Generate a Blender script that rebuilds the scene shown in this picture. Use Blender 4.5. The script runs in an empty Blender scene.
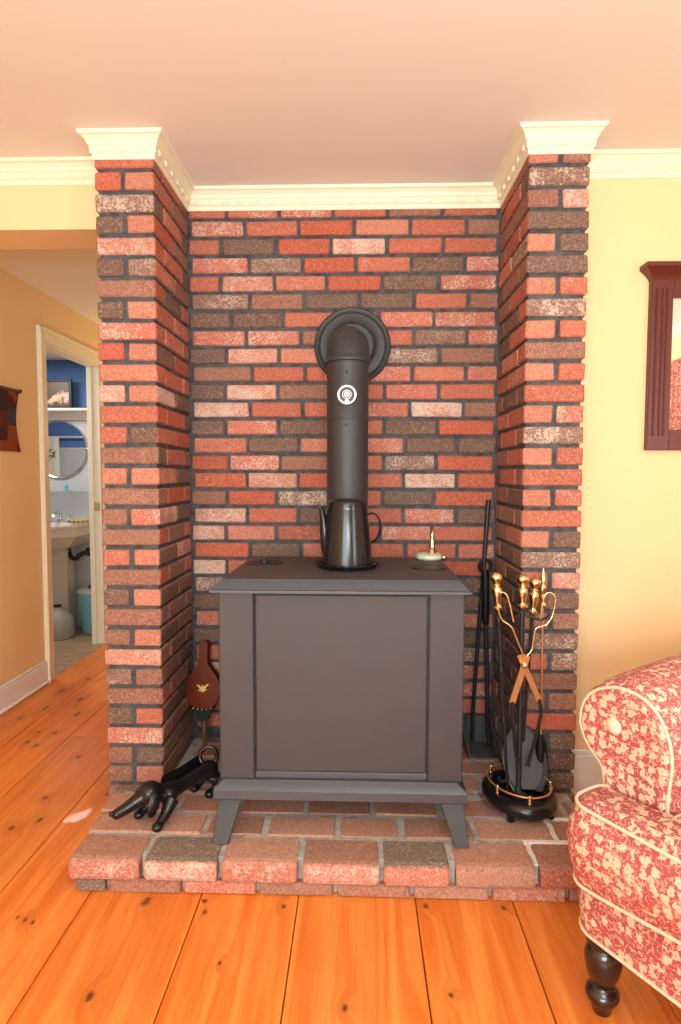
import bpy, bmesh, math, random
from mathutils import Vector, Matrix

PI = math.pi
SC = bpy.context.scene
COL = SC.collection
random.seed(7)


def lin(r, g, b):
    def f(c):
        c = c / 255.0
        return c / 12.92 if c <= 0.04045 else ((c + 0.055) / 1.055) ** 2.4
    return (f(r), f(g), f(b), 1.0)


# ------------------------------------------------------------------ camera
cam_d = bpy.data.cameras.new('camera')
cam = bpy.data.objects.new('camera', cam_d)
COL.objects.link(cam)
F_PX, TILT, YAW, ROLL = 610.0, 0.0611, 0.0296, 0.0022
cam_d.sensor_fit = 'VERTICAL'
cam_d.sensor_height = 24.0
cam_d.lens = F_PX / 1024.0 * 24.0
cam_d.clip_start = 0.02
fw = Vector((-math.sin(YAW) * math.cos(TILT), math.cos(YAW) * math.cos(TILT), -math.sin(TILT)))
rt = Vector((math.cos(YAW), math.sin(YAW), 0))
up = rt.cross(fw)
rt2 = rt * math.cos(ROLL) - up * math.sin(ROLL) * -1
up2 = up * math.cos(ROLL) + rt * math.sin(ROLL) * -1
M = Matrix.Identity(4)
for i in range(3):
    M[i][0] = rt2[i]
    M[i][1] = up2[i]
    M[i][2] = -fw[i]
M[2][3] = 1.213
cam.matrix_world = M
SC.camera = cam

# ------------------------------------------------------------------ light
w = bpy.data.worlds.new('world')
SC.world = w
w.use_nodes = True
w.node_tree.nodes['Background'].inputs[0].default_value = (0.75, 0.85, 1.0, 1)
w.node_tree.nodes['Background'].inputs[1].default_value = 0.6
SC.view_settings.view_transform = 'Standard'
SC.view_settings.look = 'None'
SC.view_settings.gamma = 1.0
SC.view_settings.exposure = 0.0
SC.view_settings.use_curve_mapping = False


def area(name, loc, target, sx, sy, power, color=(1, 1, 1)):
    l = bpy.data.lights.new(name, 'AREA')
    l.shape = 'RECTANGLE'
    l.size = sx
    l.size_y = sy
    l.energy = power
    l.color = color
    o = bpy.data.objects.new(name, l)
    COL.objects.link(o)
    o.location = loc
    d = Vector(target) - Vector(loc)
    o.rotation_euler = d.to_track_quat('-Z', 'Y').to_euler()
    return o


area('rear_window_light', (-0.45, -2.5, 1.40), (0.0, 0, 1.15), 2.3, 1.4, 126, (0.76, 0.925, 0.95))
area('side_window_light', (2.32, -1.05, 1.42), (0, 0.3, 1.1), 1.1, 1.15, 40, (0.78, 0.925, 0.95))
area('overhead_fill_light', (0.35, -0.3, 2.26), (0.35, -0.2, 0), 0.5, 0.5, 12, (0.82, 0.94, 0.95))  # added fill from overhead; no ceiling fixture stands here
area('ceiling_bounce_fill', (0.3, -0.75, 1.35), (0.3, -0.25, 2.6), 0.6, 0.6, 66, (0.72, 0.93, 0.94))  # added upward fill that brightens the ceiling; no lamp stands behind it
area('bathroom_fill_light', (-2.5, 4.0, 2.04), (-2.45, 4.05, 0), 0.4, 0.4, 14, (1.0, 0.97, 0.92))  # added fill to brighten the bathroom, its source unseen
area('hall_fixture_light', (-1.3, 4.6, 1.5), (-1.3, 4.2, 2.4), 0.35, 0.35, 4.2, (1.0, 0.80, 0.46))


# ------------------------------------------------------------------ materials
class NT:
    def __init__(self, name):
        self.m = bpy.data.materials.new(name)
        self.m.use_nodes = True
        self.t = self.m.node_tree
        self.b = self.t.nodes['Principled BSDF']

    def n(self, typ, **kw):
        nd = self.t.nodes.new(typ)
        for k, v in kw.items():
            if k.startswith('i_'):
                nd.inputs[k[2:].replace('_', ' ')].default_value = v
            else:
                setattr(nd, k, v)
        return nd

    def l(self, a, b):
        self.t.links.new(a, b)

    def math(self, op, a, b=0.0, c=0.0, clamp=False):
        nd = self.t.nodes.new('ShaderNodeMath')
        nd.operation = op
        nd.use_clamp = clamp
        for i, x in enumerate((a, b, c)):
            if isinstance(x, (int, float)):
                nd.inputs[i].default_value = x
            else:
                self.l(x, nd.inputs[i])
        return nd.outputs[0]

    def mix(self, fac, a, b, blend='MIX'):
        nd = self.t.nodes.new('ShaderNodeMix')
        nd.data_type = 'RGBA'
        nd.blend_type = blend
        for s, x in ((nd.inputs[0], fac), (nd.inputs[6], a), (nd.inputs[7], b)):
            if isinstance(x, (int, float, tuple)):
                s.default_value = x
            else:
                self.l(x, s)
        return nd.outputs[2]

    def noise(self, scale, detail=3.0, rough=0.55, vec=None, dist=0.0):
        nd = self.n('ShaderNodeTexNoise')
        nd.inputs['Scale'].default_value = scale
        nd.inputs['Detail'].default_value = detail
        nd.inputs['Roughness'].default_value = rough
        nd.inputs['Distortion'].default_value = dist
        if vec is not None:
            self.l(vec, nd.inputs['Vector'])
        return nd.outputs['Fac']

    def step(self, x, lo, hi):
        nd = self.n('ShaderNodeMapRange')
        nd.interpolation_type = 'SMOOTHSTEP'
        self.l(x, nd.inputs['Value'])
        for nm, v in (('From Min', lo), ('From Max', hi)):
            if isinstance(v, (int, float)):
                nd.inputs[nm].default_value = v
            else:
                self.l(v, nd.inputs[nm])
        return nd.outputs['Result']

    def objco(self):
        return self.n('ShaderNodeTexCoord').outputs['Object']

    def set(self, color=None, rough=0.5, metal=0.0, bump=None, bs=0.3, bd=0.002, coat=0.0, spec=None):
        if color is not None:
            if isinstance(color, tuple):
                self.b.inputs['Base Color'].default_value = color
            else:
                self.l(color, self.b.inputs['Base Color'])
        if isinstance(rough, (int, float)):
            self.b.inputs['Roughness'].default_value = rough
        else:
            self.l(rough, self.b.inputs['Roughness'])
        self.b.inputs['Metallic'].default_value = metal
        self.b.inputs['Coat Weight'].default_value = coat
        if spec is not None:
            self.b.inputs['Specular IOR Level'].default_value = spec
        if bump is not None:
            bp = self.n('ShaderNodeBump')
            bp.inputs['Strength'].default_value = bs
            bp.inputs['Distance'].default_value = bd
            self.l(bump, bp.inputs['Height'])
            self.l(bp.outputs['Normal'], self.b.inputs['Normal'])
        return self.m


def plain(name, col, rough=0.5, metal=0.0, nscale=40.0, var=0.12, bs=0.1, coat=0.0, spec=None):
    t = NT(name)
    co = t.objco()
    f = t.noise(nscale, 3, 0.55, co)
    c0 = tuple(c * (1 - var) for c in col[:3]) + (1,)
    c1 = tuple(min(1, c * (1 + var)) for c in col[:3]) + (1,)
    return t.set(t.mix(f, c0, c1), rough, metal, f, bs, 0.001, coat, spec)


MT = {}
MT['ceiling'] = plain('ceiling_paint', (0.82, 0.77, 0.72, 1), 0.9, nscale=6, var=0.015, bs=0.04)
MT['yellow'] = plain('yellow_wall_paint', (0.86, 0.60, 0.32, 1), 0.75, nscale=8, var=0.02, bs=0.05)
MT['trim'] = plain('cream_white_trim_paint', (0.84, 0.77, 0.58, 1), 0.45, nscale=20, var=0.02, bs=0.03)
MT['white'] = plain('white_satin_paint', (0.82, 0.80, 0.76, 1), 0.4, nscale=20, var=0.02, bs=0.03)
MT['blue'] = plain('blue_bathroom_paint', lin(82, 122, 184), 0.7, nscale=10, var=0.04)
MT['wainscot'] = plain('pale_grey_bathroom_wall', lin(196, 198, 204), 0.6, nscale=10, var=0.03)
MT['porcelain'] = plain('porcelain', lin(226, 218, 208), 0.15, nscale=10, var=0.02, bs=0.0, coat=0.4)
MT['chrome'] = plain('chrome', (0.75, 0.76, 0.78, 1), 0.12, 1.0, var=0.03, bs=0)
MT['mirror'] = plain('mirror_silver', (0.92, 0.93, 0.93, 1), 0.015, 1.0, var=0.0, bs=0)
MT['brass'] = plain('polished_brass', lin(236, 214, 160), 0.22, 1.0, nscale=60, var=0.08, bs=0.03)
MT['copper'] = plain('coppery_brass', lin(216, 150, 92), 0.35, 0.55, nscale=60, var=0.1, bs=0.05)
MT['blackiron'] = plain('black_iron', lin(40, 40, 42), 0.42, 0.3, nscale=90, var=0.25, bs=0.15)
MT['castblack'] = plain('glossy_black_cast_iron', lin(22, 22, 24), 0.24, 0.1, nscale=140, var=0.3, bs=0.08)
MT['stove'] = plain('charcoal_stove_paint', lin(66, 65, 67), 0.55, 0.1, nscale=25, var=0.07, bs=0.08)
MT['stoveblue'] = plain('blue_grey_stove_edge', lin(80, 84, 91), 0.38, 0.25, nscale=25, var=0.08, bs=0.08)  # lighter blue-grey for the plate edge, ledge and base
MT['stovetop'] = plain('brownish_grey_stove_top', lin(70, 66, 66), 0.6, 0.1, nscale=18, var=0.12, bs=0.1)  # slightly lighter, browner grey for the top face
MT['pipe'] = plain('flat_black_pipe', lin(54, 53, 54), 0.5, 0.15, nscale=30, var=0.06, bs=0.04)
MT['leather'] = plain('black_leather', lin(14, 14, 14), 0.5, nscale=120, var=0.3, bs=0.3, spec=0.25)
MT['redframe'] = plain('oxblood_painted_wood', lin(92, 36, 30), 0.36, nscale=30, var=0.15, bs=0.1)
MT['mahogany'] = plain('dark_mahogany', lin(104, 38, 14), 0.28, nscale=16, var=0.25, bs=0.05, coat=0.0, spec=0.2)
MT['legwood'] = plain('ebonised_leg_wood', lin(30, 22, 20), 0.2, nscale=30, var=0.2, bs=0.03, coat=0.5)
MT['piping'] = plain('cream_piping', lin(240, 206, 176), 0.85, nscale=300, var=0.1, bs=0.3)
MT['dust'] = plain('beige_dust_cover', lin(220, 190, 160), 0.9)
MT['dialwhite'] = plain('dial_white', lin(235, 235, 230), 0.4, var=0.02)
MT['dark'] = plain('dark_mortar_base', lin(52, 48, 44), 0.9)
MT['groutwhite'] = plain('white_grout', lin(226, 216, 206), 0.9, nscale=60)
MT['teal'] = plain('aqua_plastic', lin(130, 196, 206), 0.4, var=0.03)
MT['pglass'] = None
MT['onyx'] = plain('pale_green_stone', lin(196, 196, 168), 0.3, nscale=30, var=0.2)
MT['gold'] = plain('gold_leaf_motif', lin(206, 170, 96), 0.45, 0.3, nscale=100)
MT['curtainrod'] = plain('dark_rod_wood', lin(60, 34, 20), 0.4)
MT['gap'] = plain('dark_board_gap', lin(34, 18, 10), 0.9)


def mat_brick(name, bright=1.0):
    t = NT(name)
    a = t.n('ShaderNodeAttribute')
    a.attribute_name = 'bc'
    co = t.objco()
    n1 = t.noise(55, 4, 0.65, co)
    n2 = t.noise(230, 3, 0.7, co)
    n3 = t.noise(125, 5, 0.75, co, 0.6)
    n4 = t.noise(17, 2, 0.5, co)
    k = t.math('ADD', t.math('MULTIPLY', n1, 0.7), t.math('MULTIPLY', n2, 0.55))
    k = t.math('ADD', t.math('MULTIPLY', k, bright), 0.36)
    kk = t.n('ShaderNodeCombineXYZ')
    for i in range(3):
        t.l(k, kk.inputs[i])
    c = t.mix(1.0, a.outputs['Color'], kk.outputs[0], 'MULTIPLY')
    n5 = t.noise(170, 3, 0.75, co, 0.3)
    c = t.mix(t.math('MULTIPLY', t.step(n5, 0.50, 0.64), 0.42), c, (0.60, 0.40, 0.32, 1))
    c = t.mix(t.math('MULTIPLY', t.math('SUBTRACT', 1.0, t.step(n5, 0.36, 0.47)), 0.55), c, (0.16, 0.07, 0.05, 1))
    # lime wash left on the faces, amount by brick
    thr = t.math('SUBTRACT', 0.68, t.math('MULTIPLY', a.outputs['Alpha'], 0.25))
    v = t.math('ADD', t.math('MULTIPLY', n3, 0.75), t.math('MULTIPLY', n4, 0.25))
    f = t.step(v, thr, t.math('ADD', thr, 0.08))
    f = t.math('MULTIPLY', f, 0.85)
    c = t.mix(f, c, (0.64, 0.50, 0.41, 1))
    # dark pits
    p = t.step(n2, 0.66, 0.75)
    c = t.mix(t.math('MULTIPLY', p, 0.45), c, (0.09, 0.045, 0.035, 1))
    h = t.math('ADD', n1, t.math('MULTIPLY', n2, 0.5))
    return t.set(c, 0.85, 0, t.math('ADD', h, t.math('MULTIPLY', n5, 0.8)), 0.7, 0.004, 0, 0.25)


def mat_mortar(name, c0, c1):
    t = NT(name)
    co = t.objco()
    n1 = t.noise(35, 4, 0.6, co)
    n2 = t.noise(300, 2, 0.6, co)
    f = t.math('ADD', t.math('MULTIPLY', n1, 0.6), t.math('MULTIPLY', n2, 0.4))
    f = t.step(f, 0.3, 0.7)
    return t.set(t.mix(f, c0, c1), 0.95, 0, n2, 0.6, 0.003, 0, 0.2)


MT['brick'] = mat_brick('wirecut_brick')
MT['mortar'] = mat_mortar('dark_grey_mortar', lin(54, 56, 60), lin(96, 97, 100))
MT['hmortar'] = mat_mortar('light_grey_mortar', lin(142, 138, 132), lin(196, 192, 186))


def mat_floor():
    t = NT('orange_pine_boards')
    co = t.objco()
    a = t.n('ShaderNodeAttribute')
    a.attribute_name = 'pc'
    off = t.n('ShaderNodeVectorMath', operation='MULTIPLY_ADD')
    t.l(a.outputs['Color'], off.inputs[0])
    off.inputs[1].default_value = (3.0, 7.0, 5.0)
    t.l(co, off.inputs[2])
    vo = off.outputs[0]
    # knots: (x, y, rx, ry)
    knots = [(-.599, 1.648, .017, .028), (-.422, 1.611, .010, .016), (-.434, 1.655, .012, .012), (-.206, 1.640, .010, .012),
             (.193, 1.655, .011, .015), (.411, 1.655, .011, .015), (-.026, 1.318, .010, .016), (-1.171, 2.185, .016, .014),
             (-1.114, 2.04, .013, .022), (-1.185, 1.989, .014, .02), (-.904, 1.565, .007, .014), (-.878, 1.558, .006, .012),
             (-.93, 1.575, .006, .01), (-.34, 1.436, .006, .01), (-1.42, 2.753, .016, .024), (-1.494, 2.654, .014, .022),
             (-1.44, 2.62, .014, .02), (-1.5, 2.76, .012, .016), (-.95, 2.22, .012, .016),
             (.22, 1.36, .008, .012), (.62, 1.50, .012, .018), (-.62, 1.33, .012, .02),
             (-1.62, 3.05, .014, .05), (-1.66, 3.3, .016, .05), (-1.5, 3.18, .014, .05), (-1.42, 2.98, .015, .04),
             (-1.2, 2.52, .014, .02), (-1.6, 3.5, .014, .05), (-1.68, 2.92, .012, .03)]
    acc = None
    halo = None
    for (x, y, rx, ry) in knots:
        s = t.n('ShaderNodeVectorMath', operation='SUBTRACT')
        t.l(co, s.inputs[0])
        s.inputs[1].default_value = (x, y, 0)
        m = t.n('ShaderNodeVectorMath', operation='MULTIPLY')
        t.l(s.outputs[0], m.inputs[0])
        m.inputs[1].default_value = (1 / rx, 1 / ry, 0)
        le = t.n('ShaderNodeVectorMath', operation='LENGTH')
        t.l(m.outputs[0], le.inputs[0])
        d = le.outputs['Value']
        acc = d if acc is None else t.math('MINIMUM', acc, d)
    wob = t.noise(70, 2, 0.5, co)
    dk = t.math('ADD', acc, t.math('MULTIPLY', wob, 0.9))
    kn = t.math('SUBTRACT', 1.0, t.step(dk, 0.7, 1.5))
    hl = t.math('SUBTRACT', 1.0, t.step(acc, 0.9, 4.2))
    mp = t.n('ShaderNodeMapping')
    mp.inputs['Scale'].default_value = (16, 0.9, 1)
    wv = t.n('ShaderNodeVectorMath', operation='ADD')
    t.l(vo, wv.inputs[0])
    cmb = t.n('ShaderNodeCombineXYZ')
    t.l(t.math('MULTIPLY', hl, 0.022), cmb.inputs[0])
    t.l(cmb.outputs[0], wv.inputs[1])
    t.l(wv.outputs[0], mp.inputs['Vector'])
    g1 = t.noise(1.6, 4, 0.6, mp.outputs[0], 0.8)
    mp2 = t.n('ShaderNodeMapping')
    mp2.inputs['Scale'].default_value = (90, 2.2, 1)
    t.l(wv.outputs[0], mp2.inputs['Vector'])
    g2 = t.noise(1.5, 3, 0.6, mp2.outputs[0])
    g3 = t.noise(2.2, 2, 0.5, vo)
    r = t.step(g1, 0.3, 0.72)
    c = t.mix(r, (0.74, 0.160, 0.018, 1), (0.95, 0.310, 0.058, 1))
    c = t.mix(t.math('MULTIPLY', t.step(g2, 0.5, 0.75), 0.35), c, (0.40, 0.10, 0.014, 1))
    c = t.mix(t.math('MULTIPLY', t.step(g3, 0.5, 0.75), 0.25), c, (0.98, 0.40, 0.10, 1))
    sp = t.n('ShaderNodeSeparateColor')
    t.l(a.outputs['Color'], sp.inputs[0])
    c = t.mix(t.math('MULTIPLY', sp.outputs[2], 0.3), c, (0.46, 0.12, 0.02, 1))
    c = t.mix(t.math('MULTIPLY', hl, 0.25), c, (0.42, 0.11, 0.02, 1))
    c = t.mix(t.math('MULTIPLY', kn, 0.9), c, (0.10, 0.03, 0.012, 1))
    return t.set(c, t.math('ADD', 0.34, t.math('MULTIPLY', g1, 0.12)), 0, g2, 0.12, 0.001, 0.15, 0.4)


MT['floor'] = mat_floor()


def mat_fabric():
    t = NT('red_floral_upholstery')
    co = t.objco()
    nz = t.n('ShaderNodeTexNoise')
    nz.inputs['Scale'].default_value = 55
    nz.inputs['Detail'].default_value = 1
    t.l(co, nz.inputs['Vector'])
    mx = t.n('ShaderNodeVectorMath', operation='MULTIPLY_ADD')
    t.l(nz.outputs['Color'], mx.inputs[0])
    mx.inputs[1].default_value = (0.010, 0.010, 0.010)
    t.l(co, mx.inputs[2])
    v = t.n('ShaderNodeTexVoronoi')
    v.inputs['Scale'].default_value = 40
    v.inputs['Randomness'].default_value = 0.55
    t.l(mx.outputs[0], v.inputs['Vector'])
    d = v.outputs['Distance']
    ptl = t.noise(120, 1, 0.5, co)
    dd = t.math('ADD', d, t.math('MULTIPLY', t.math('SUBTRACT', ptl, 0.5), 0.9))
    fl = t.math('SUBTRACT', 1.0, t.step(dd, 0.34, 0.40))
    ctr = t.math('SUBTRACT', 1.0, t.step(d, 0.08, 0.15))
    n2 = t.noise(85, 1, 0.5, co, 0.4)
    vein = t.math('SUBTRACT', 1.0, t.step(t.math('ABSOLUTE', t.math('SUBTRACT', n2, 0.5)), 0.022, 0.05))
    n3 = t.noise(400, 2, 0.5, co)
    base = t.mix(n3, lin(158, 62, 68), lin(188, 100, 98))
    c = t.mix(t.math('MULTIPLY', vein, 0.75), base, lin(222, 172, 146))
    c = t.mix(t.math('MULTIPLY', fl, 0.92), c, lin(224, 197, 168))
    c = t.mix(t.math('MULTIPLY', ctr, 0.55), c, lin(206, 110, 96))
    return t.set(c, 0.9, 0, n3, 0.35, 0.001, 0, 0.2)


MT['fabric'] = mat_fabric()


MT['pangrey'] = plain('worn_grey_iron', lin(84, 84, 86), 0.45, 0.2, nscale=60, var=0.2, bs=0.1)


def mat_enamel():
    t = NT('speckled_black_enamel')
    co = t.objco()
    n = t.noise(330, 2, 0.5, co)
    c = t.mix(t.step(n, 0.62, 0.70), lin(22, 22, 24), lin(78, 76, 74))
    return t.set(c, 0.2, 0.0, n, 0.05, 0.0005, 0.0, 0.4)


MT['enamel'] = mat_enamel()


def mat_glass(name, col, rough=0.05, trans=0.9):
    t = NT(name)
    n = t.noise(5, 1, 0.5, t.objco())
    c0 = tuple(x * 0.97 for x in col[:3]) + (1,)
    t.set(t.mix(n, c0, col), rough)
    t.b.inputs['Transmission Weight'].default_value = trans
    t.b.inputs['IOR'].default_value = 1.3
    return t.m


MT['glass'] = mat_glass('greenish_shelf_glass', (0.75, 0.9, 0.83, 1))
MT['jug'] = mat_glass('cloudy_jug_plastic', (0.86, 0.88, 0.84, 1), 0.35, 0.6)


def mat_tile():
    t = NT('tan_vinyl_floor')
    co = t.objco()
    b = t.n('ShaderNodeTexBrick')
    b.inputs['Scale'].default_value = 6.5
    b.inputs['Color1'].default_value = lin(178, 150, 120)
    b.inputs['Color2'].default_value = lin(150, 120, 92)
    b.inputs['Mortar'].default_value = lin(120, 98, 78)
    b.inputs['Mortar Size'].default_value = 0.015
    t.l(co, b.inputs['Vector'])
    n = t.noise(30, 3, 0.6, co)
    c = t.mix(t.math('MULTIPLY', n, 0.35), b.outputs['Color'], lin(205, 180, 150))
    return t.set(c, 0.45, 0, n, 0.05)


MT['tile'] = mat_tile()


def mat_patchwork():
    t = NT('patchwork_cloth')
    co = t.objco()
    v = t.n('ShaderNodeTexVoronoi')
    v.distance = 'CHEBYCHEV'
    v.inputs['Scale'].default_value = 13
    v.inputs['Randomness'].default_value = 0.45
    t.l(co, v.inputs['Vector'])
    sp = t.n('ShaderNodeSeparateColor')
    t.l(v.outputs['Color'], sp.inputs[0])
    cr = t.n('ShaderNodeValToRGB')
    cr.color_ramp.interpolation = 'CONSTANT'
    els = [(0.0, lin(70, 16, 14)), (0.25, lin(150, 66, 24)), (0.42, lin(52, 26, 22)), (0.58, lin(50, 52, 74)), (0.7, lin(70, 78, 30)), (0.8, lin(96, 26, 20))]
    e = cr.color_ramp.elements
    e[0].position, e[0].color = els[0]
    e[1].position, e[1].color = els[1]
    for p, c in els[2:]:
        x = e.new(p)
        x.color = c
    t.l(sp.outputs[0], cr.inputs[0])
    n = t.noise(300, 2, 0.5, co)
    c = t.mix(t.math('MULTIPLY', n, 0.4), cr.outputs[0], (0.03, 0.015, 0.01, 1))
    return t.set(c, 0.95, 0, n, 0.4)


MT['patch'] = mat_patchwork()


def mat_towel():
    t = NT('cream_towel_with_green_print')
    co = t.objco()
    n = t.noise(26, 2, 0.6, co)
    s = t.n('ShaderNodeVectorMath', operation='LENGTH')
    t.l(co, s.inputs[0])
    zone = t.math('SUBTRACT', 1.0, t.step(s.outputs['Value'], 0.06, 0.09))
    f = t.math('MULTIPLY', t.step(n, 0.48, 0.54), zone)
    return t.set(t.mix(f, lin(238, 230, 208), lin(70, 110, 80)), 0.95, 0, n, 0.2)


MT['towel'] = mat_towel()


def mat_photo():
    t = NT('brown_photograph_print')
    co = t.objco()
    n = t.noise(14, 2, 0.5, co)
    sp = t.n('ShaderNodeSeparateXYZ')
    t.l(co, sp.inputs[0])
    lo = t.math('SUBTRACT', 1.0, t.step(t.math('ABSOLUTE', sp.outputs[2]), 0.02, 0.07))
    f = t.math('MULTIPLY', t.step(n, 0.47, 0.58), lo)
    c = t.mix(f, lin(92, 62, 44), lin(224, 190, 160))
    return t.set(c, 0.35)


MT['photo'] = mat_photo()


def mat_pane():
    t = NT('daylight_window_pane')
    n = t.noise(1.5, 2, 0.5, t.objco())
    c = t.mix(n, (0.85, 0.92, 1.0, 1), (1.0, 1.0, 0.97, 1))
    t.set(c, 0.1)
    t.l(c, t.b.inputs['Emission Color'])
    t.b.inputs['Emission Strength'].default_value = 1.6
    return t.m


MT['pane'] = mat_pane()


# ------------------------------------------------------------------ geometry helpers
def new():
    return bmesh.new()


def boxv(x0, x1, y0, y1, z0, z1, c, jit=0.0):
    hx, hy, hz = (x1 - x0) / 2, (y1 - y0) / 2, (z1 - z0) / 2
    cx, cy, cz = (x0 + x1) / 2, (y0 + y1) / 2, (z0 + z1) / 2
    c = min(c, hx * 0.98, hy * 0.98, hz * 0.98)
    vs, idx = [], {}
    for sx in (-1, 1):
        for sy in (-1, 1):
            for sz in (-1, 1):
                j = Vector((random.uniform(-jit, jit), random.uniform(-jit, jit), random.uniform(-jit, jit)))
                b = Vector((cx, cy, cz)) + j
                for a, d in enumerate(((hx, hy - c, hz - c), (hx - c, hy, hz - c), (hx - c, hy - c, hz))):
                    idx[(sx, sy, sz, a)] = len(vs)
                    vs.append(b + Vector((sx * d[0], sy * d[1], sz * d[2])))
    fs = []
    I = idx
    for s in (-1, 1):
        fs.append((('x', s), [I[(s, a, b, 0)] for a, b in ((-1, -1), (1, -1), (1, 1), (-1, 1))]))
        fs.append((('y', s), [I[(a, s, b, 1)] for a, b in ((-1, -1), (1, -1), (1, 1), (-1, 1))]))
        fs.append((('z', s), [I[(a, b, s, 2)] for a, b in ((-1, -1), (1, -1), (1, 1), (-1, 1))]))
    for a in (-1, 1):
        for b in (-1, 1):
            fs.append((('e', 0), [I[(a, b, -1, 0)], I[(a, b, 1, 0)], I[(a, b, 1, 1)], I[(a, b, -1, 1)]]))
            fs.append((('e', 0), [I[(a, -1, b, 0)], I[(a, 1, b, 0)], I[(a, 1, b, 2)], I[(a, -1, b, 2)]]))
            fs.append((('e', 0), [I[(-1, a, b, 1)], I[(1, a, b, 1)], I[(1, a, b, 2)], I[(-1, a, b, 2)]]))
            for d in (-1, 1):
                fs.append((('e', 0), [I[(a, b, d, 0)], I[(a, b, d, 1)], I[(a, b, d, 2)]]))
    ctr = Vector((cx, cy, cz))
    out = []
    for tag_, f in fs:
        p = [vs[i] for i in f]
        nrm = (p[1] - p[0]).cross(p[2] - p[0])
        m = sum(p, Vector()) / len(p) - ctr
        if nrm.dot(m) < 0:
            f = f[::-1]
        out.append((tag_, f))
    return vs, out


def box(bm, x0, x1, y0, y1, z0, z1, c=0.002, jit=0.0):
    if x0 > x1: x0, x1 = x1, x0
    if y0 > y1: y0, y1 = y1, y0
    if z0 > z1: z0, z1 = z1, z0
    vs, fs = boxv(x0, x1, y0, y1, z0, z1, c, jit)
    bv = [bm.verts.new(v) for v in vs]
    for _, f in fs:
        bm.faces.new([bv[i] for i in f])
    return bv


def lathe(bm, prof, center=(0, 0, 0), n=24, mat=None, cap=True):
    """profile of (r, z) turned about z (or about mat's z)"""
    mt = mat if mat is not None else Matrix.Translation(Vector(center))
    rings = []
    for r, z in prof:
        if r < 1e-6:
            rings.append([bm.verts.new(mt @ Vector((0, 0, z)))])
        else:
            rings.append([bm.verts.new(mt @ Vector((r * math.cos(2 * PI * i / n), r * math.sin(2 * PI * i / n), z))) for i in range(n)])
    for a, b in zip(rings[:-1], rings[1:]):
        for i in range(n):
            j = (i + 1) % n
            if len(a) == 1 and len(b) == 1:
                continue
            if len(a) == 1:
                bm.faces.new([a[0], b[j], b[i]])
            elif len(b) == 1:
                bm.faces.new([a[i], a[j], b[0]])
            else:
                bm.faces.new([a[i], a[j], b[j], b[i]])
    if cap:
        if len(rings[0]) > 1:
            bm.faces.new(rings[0][::-1])
        if len(rings[-1]) > 1:
            bm.faces.new(rings[-1])


def tube(bm, pts, r, n=10, closed=False, flat=1.0):
    pts = [Vector(p) for p in pts]
    N = len(pts)
    rs = r if isinstance(r, (list, tuple)) else [r] * N
    rings = []
    prev = None
    for i, p in enumerate(pts):
        if closed:
            t = (pts[(i + 1) % N] - pts[i - 1]).normalized()
        else:
            t = (pts[min(i + 1, N - 1)] - pts[max(i - 1, 0)]).normalized()
        if prev is None:
            a = Vector((0, 0, 1)) if abs(t.z) < 0.9 else Vector((1, 0, 0))
            u = t.cross(a).normalized()
        else:
            u = (prev - t * prev.dot(t)).normalized()
        prev = u
        v = t.cross(u)
        rings.append([bm.verts.new(p + (u * math.cos(2 * PI * k / n) + v * flat * math.sin(2 * PI * k / n)) * rs[i]) for k in range(n)])
    rng = range(N) if closed else range(N - 1)
    for i in rng:
        a, b = rings[i], rings[(i + 1) % N]
        for k in range(n):
            l = (k + 1) % n
            bm.faces.new([a[k], a[l], b[l], b[k]])
    if not closed:
        bm.faces.new(rings[0][::-1])
        bm.faces.new(rings[-1])


def smooth_path(pts, sub=6, closed=False):
    P = [Vector(p) for p in pts]
    N = len(P)
    out = []
    segs = N if closed else N - 1
    for i in range(segs):
        p1, p2 = P[i], P[(i + 1) % N]
        p0 = P[i - 1] if (closed or i > 0) else p1
        p3 = P[(i + 2) % N] if (closed or i + 2 < N) else p2
        for k in range(sub):
            s = k / sub
            out.append(0.5 * ((2 * p1) + (p2 - p0) * s + (2 * p0 - 5 * p1 + 4 * p2 - p3) * s * s + (3 * p1 - p0 - 3 * p2 + p3) * s ** 3))
    if not closed:
        out.append(P[-1])
    return out


def prism(bm, pts, fn, d0, d1):
    """polygon pts (a, b) placed by fn(a, b, d), extruded from d0 to d1"""
    A = [bm.verts.new(fn(a, b, d0)) for a, b in pts]
    B = [bm.verts.new(fn(a, b, d1)) for a, b in pts]
    n = len(pts)
    bm.faces.new(A)
    bm.faces.new(B[::-1])
    for i in range(n):
        j = (i + 1) % n
        bm.faces.new([A[j], A[i], B[i], B[j]])


def loft(bm, loops, cap0=True, cap1=True):
    L = [[bm.verts.new(p) for p in lp] for lp in loops]
    n = len(L[0])
    for a, b in zip(L[:-1], L[1:]):
        for i in range(n):
            j = (i + 1) % n
            bm.faces.new([a[i], a[j], b[j], b[i]])
    if cap0: bm.faces.new(L[0][::-1])
    if cap1: bm.faces.new(L[-1])
    return L


def ball(bm, c, r, n=12, sz=1.0):
    pr = [(r * math.sin(PI * i / 8), -r * sz * math.cos(PI * i / 8)) for i in range(9)]
    pr[0] = (0, -r * sz)
    pr[-1] = (0, r * sz)
    lathe(bm, pr, c, n)


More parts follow.
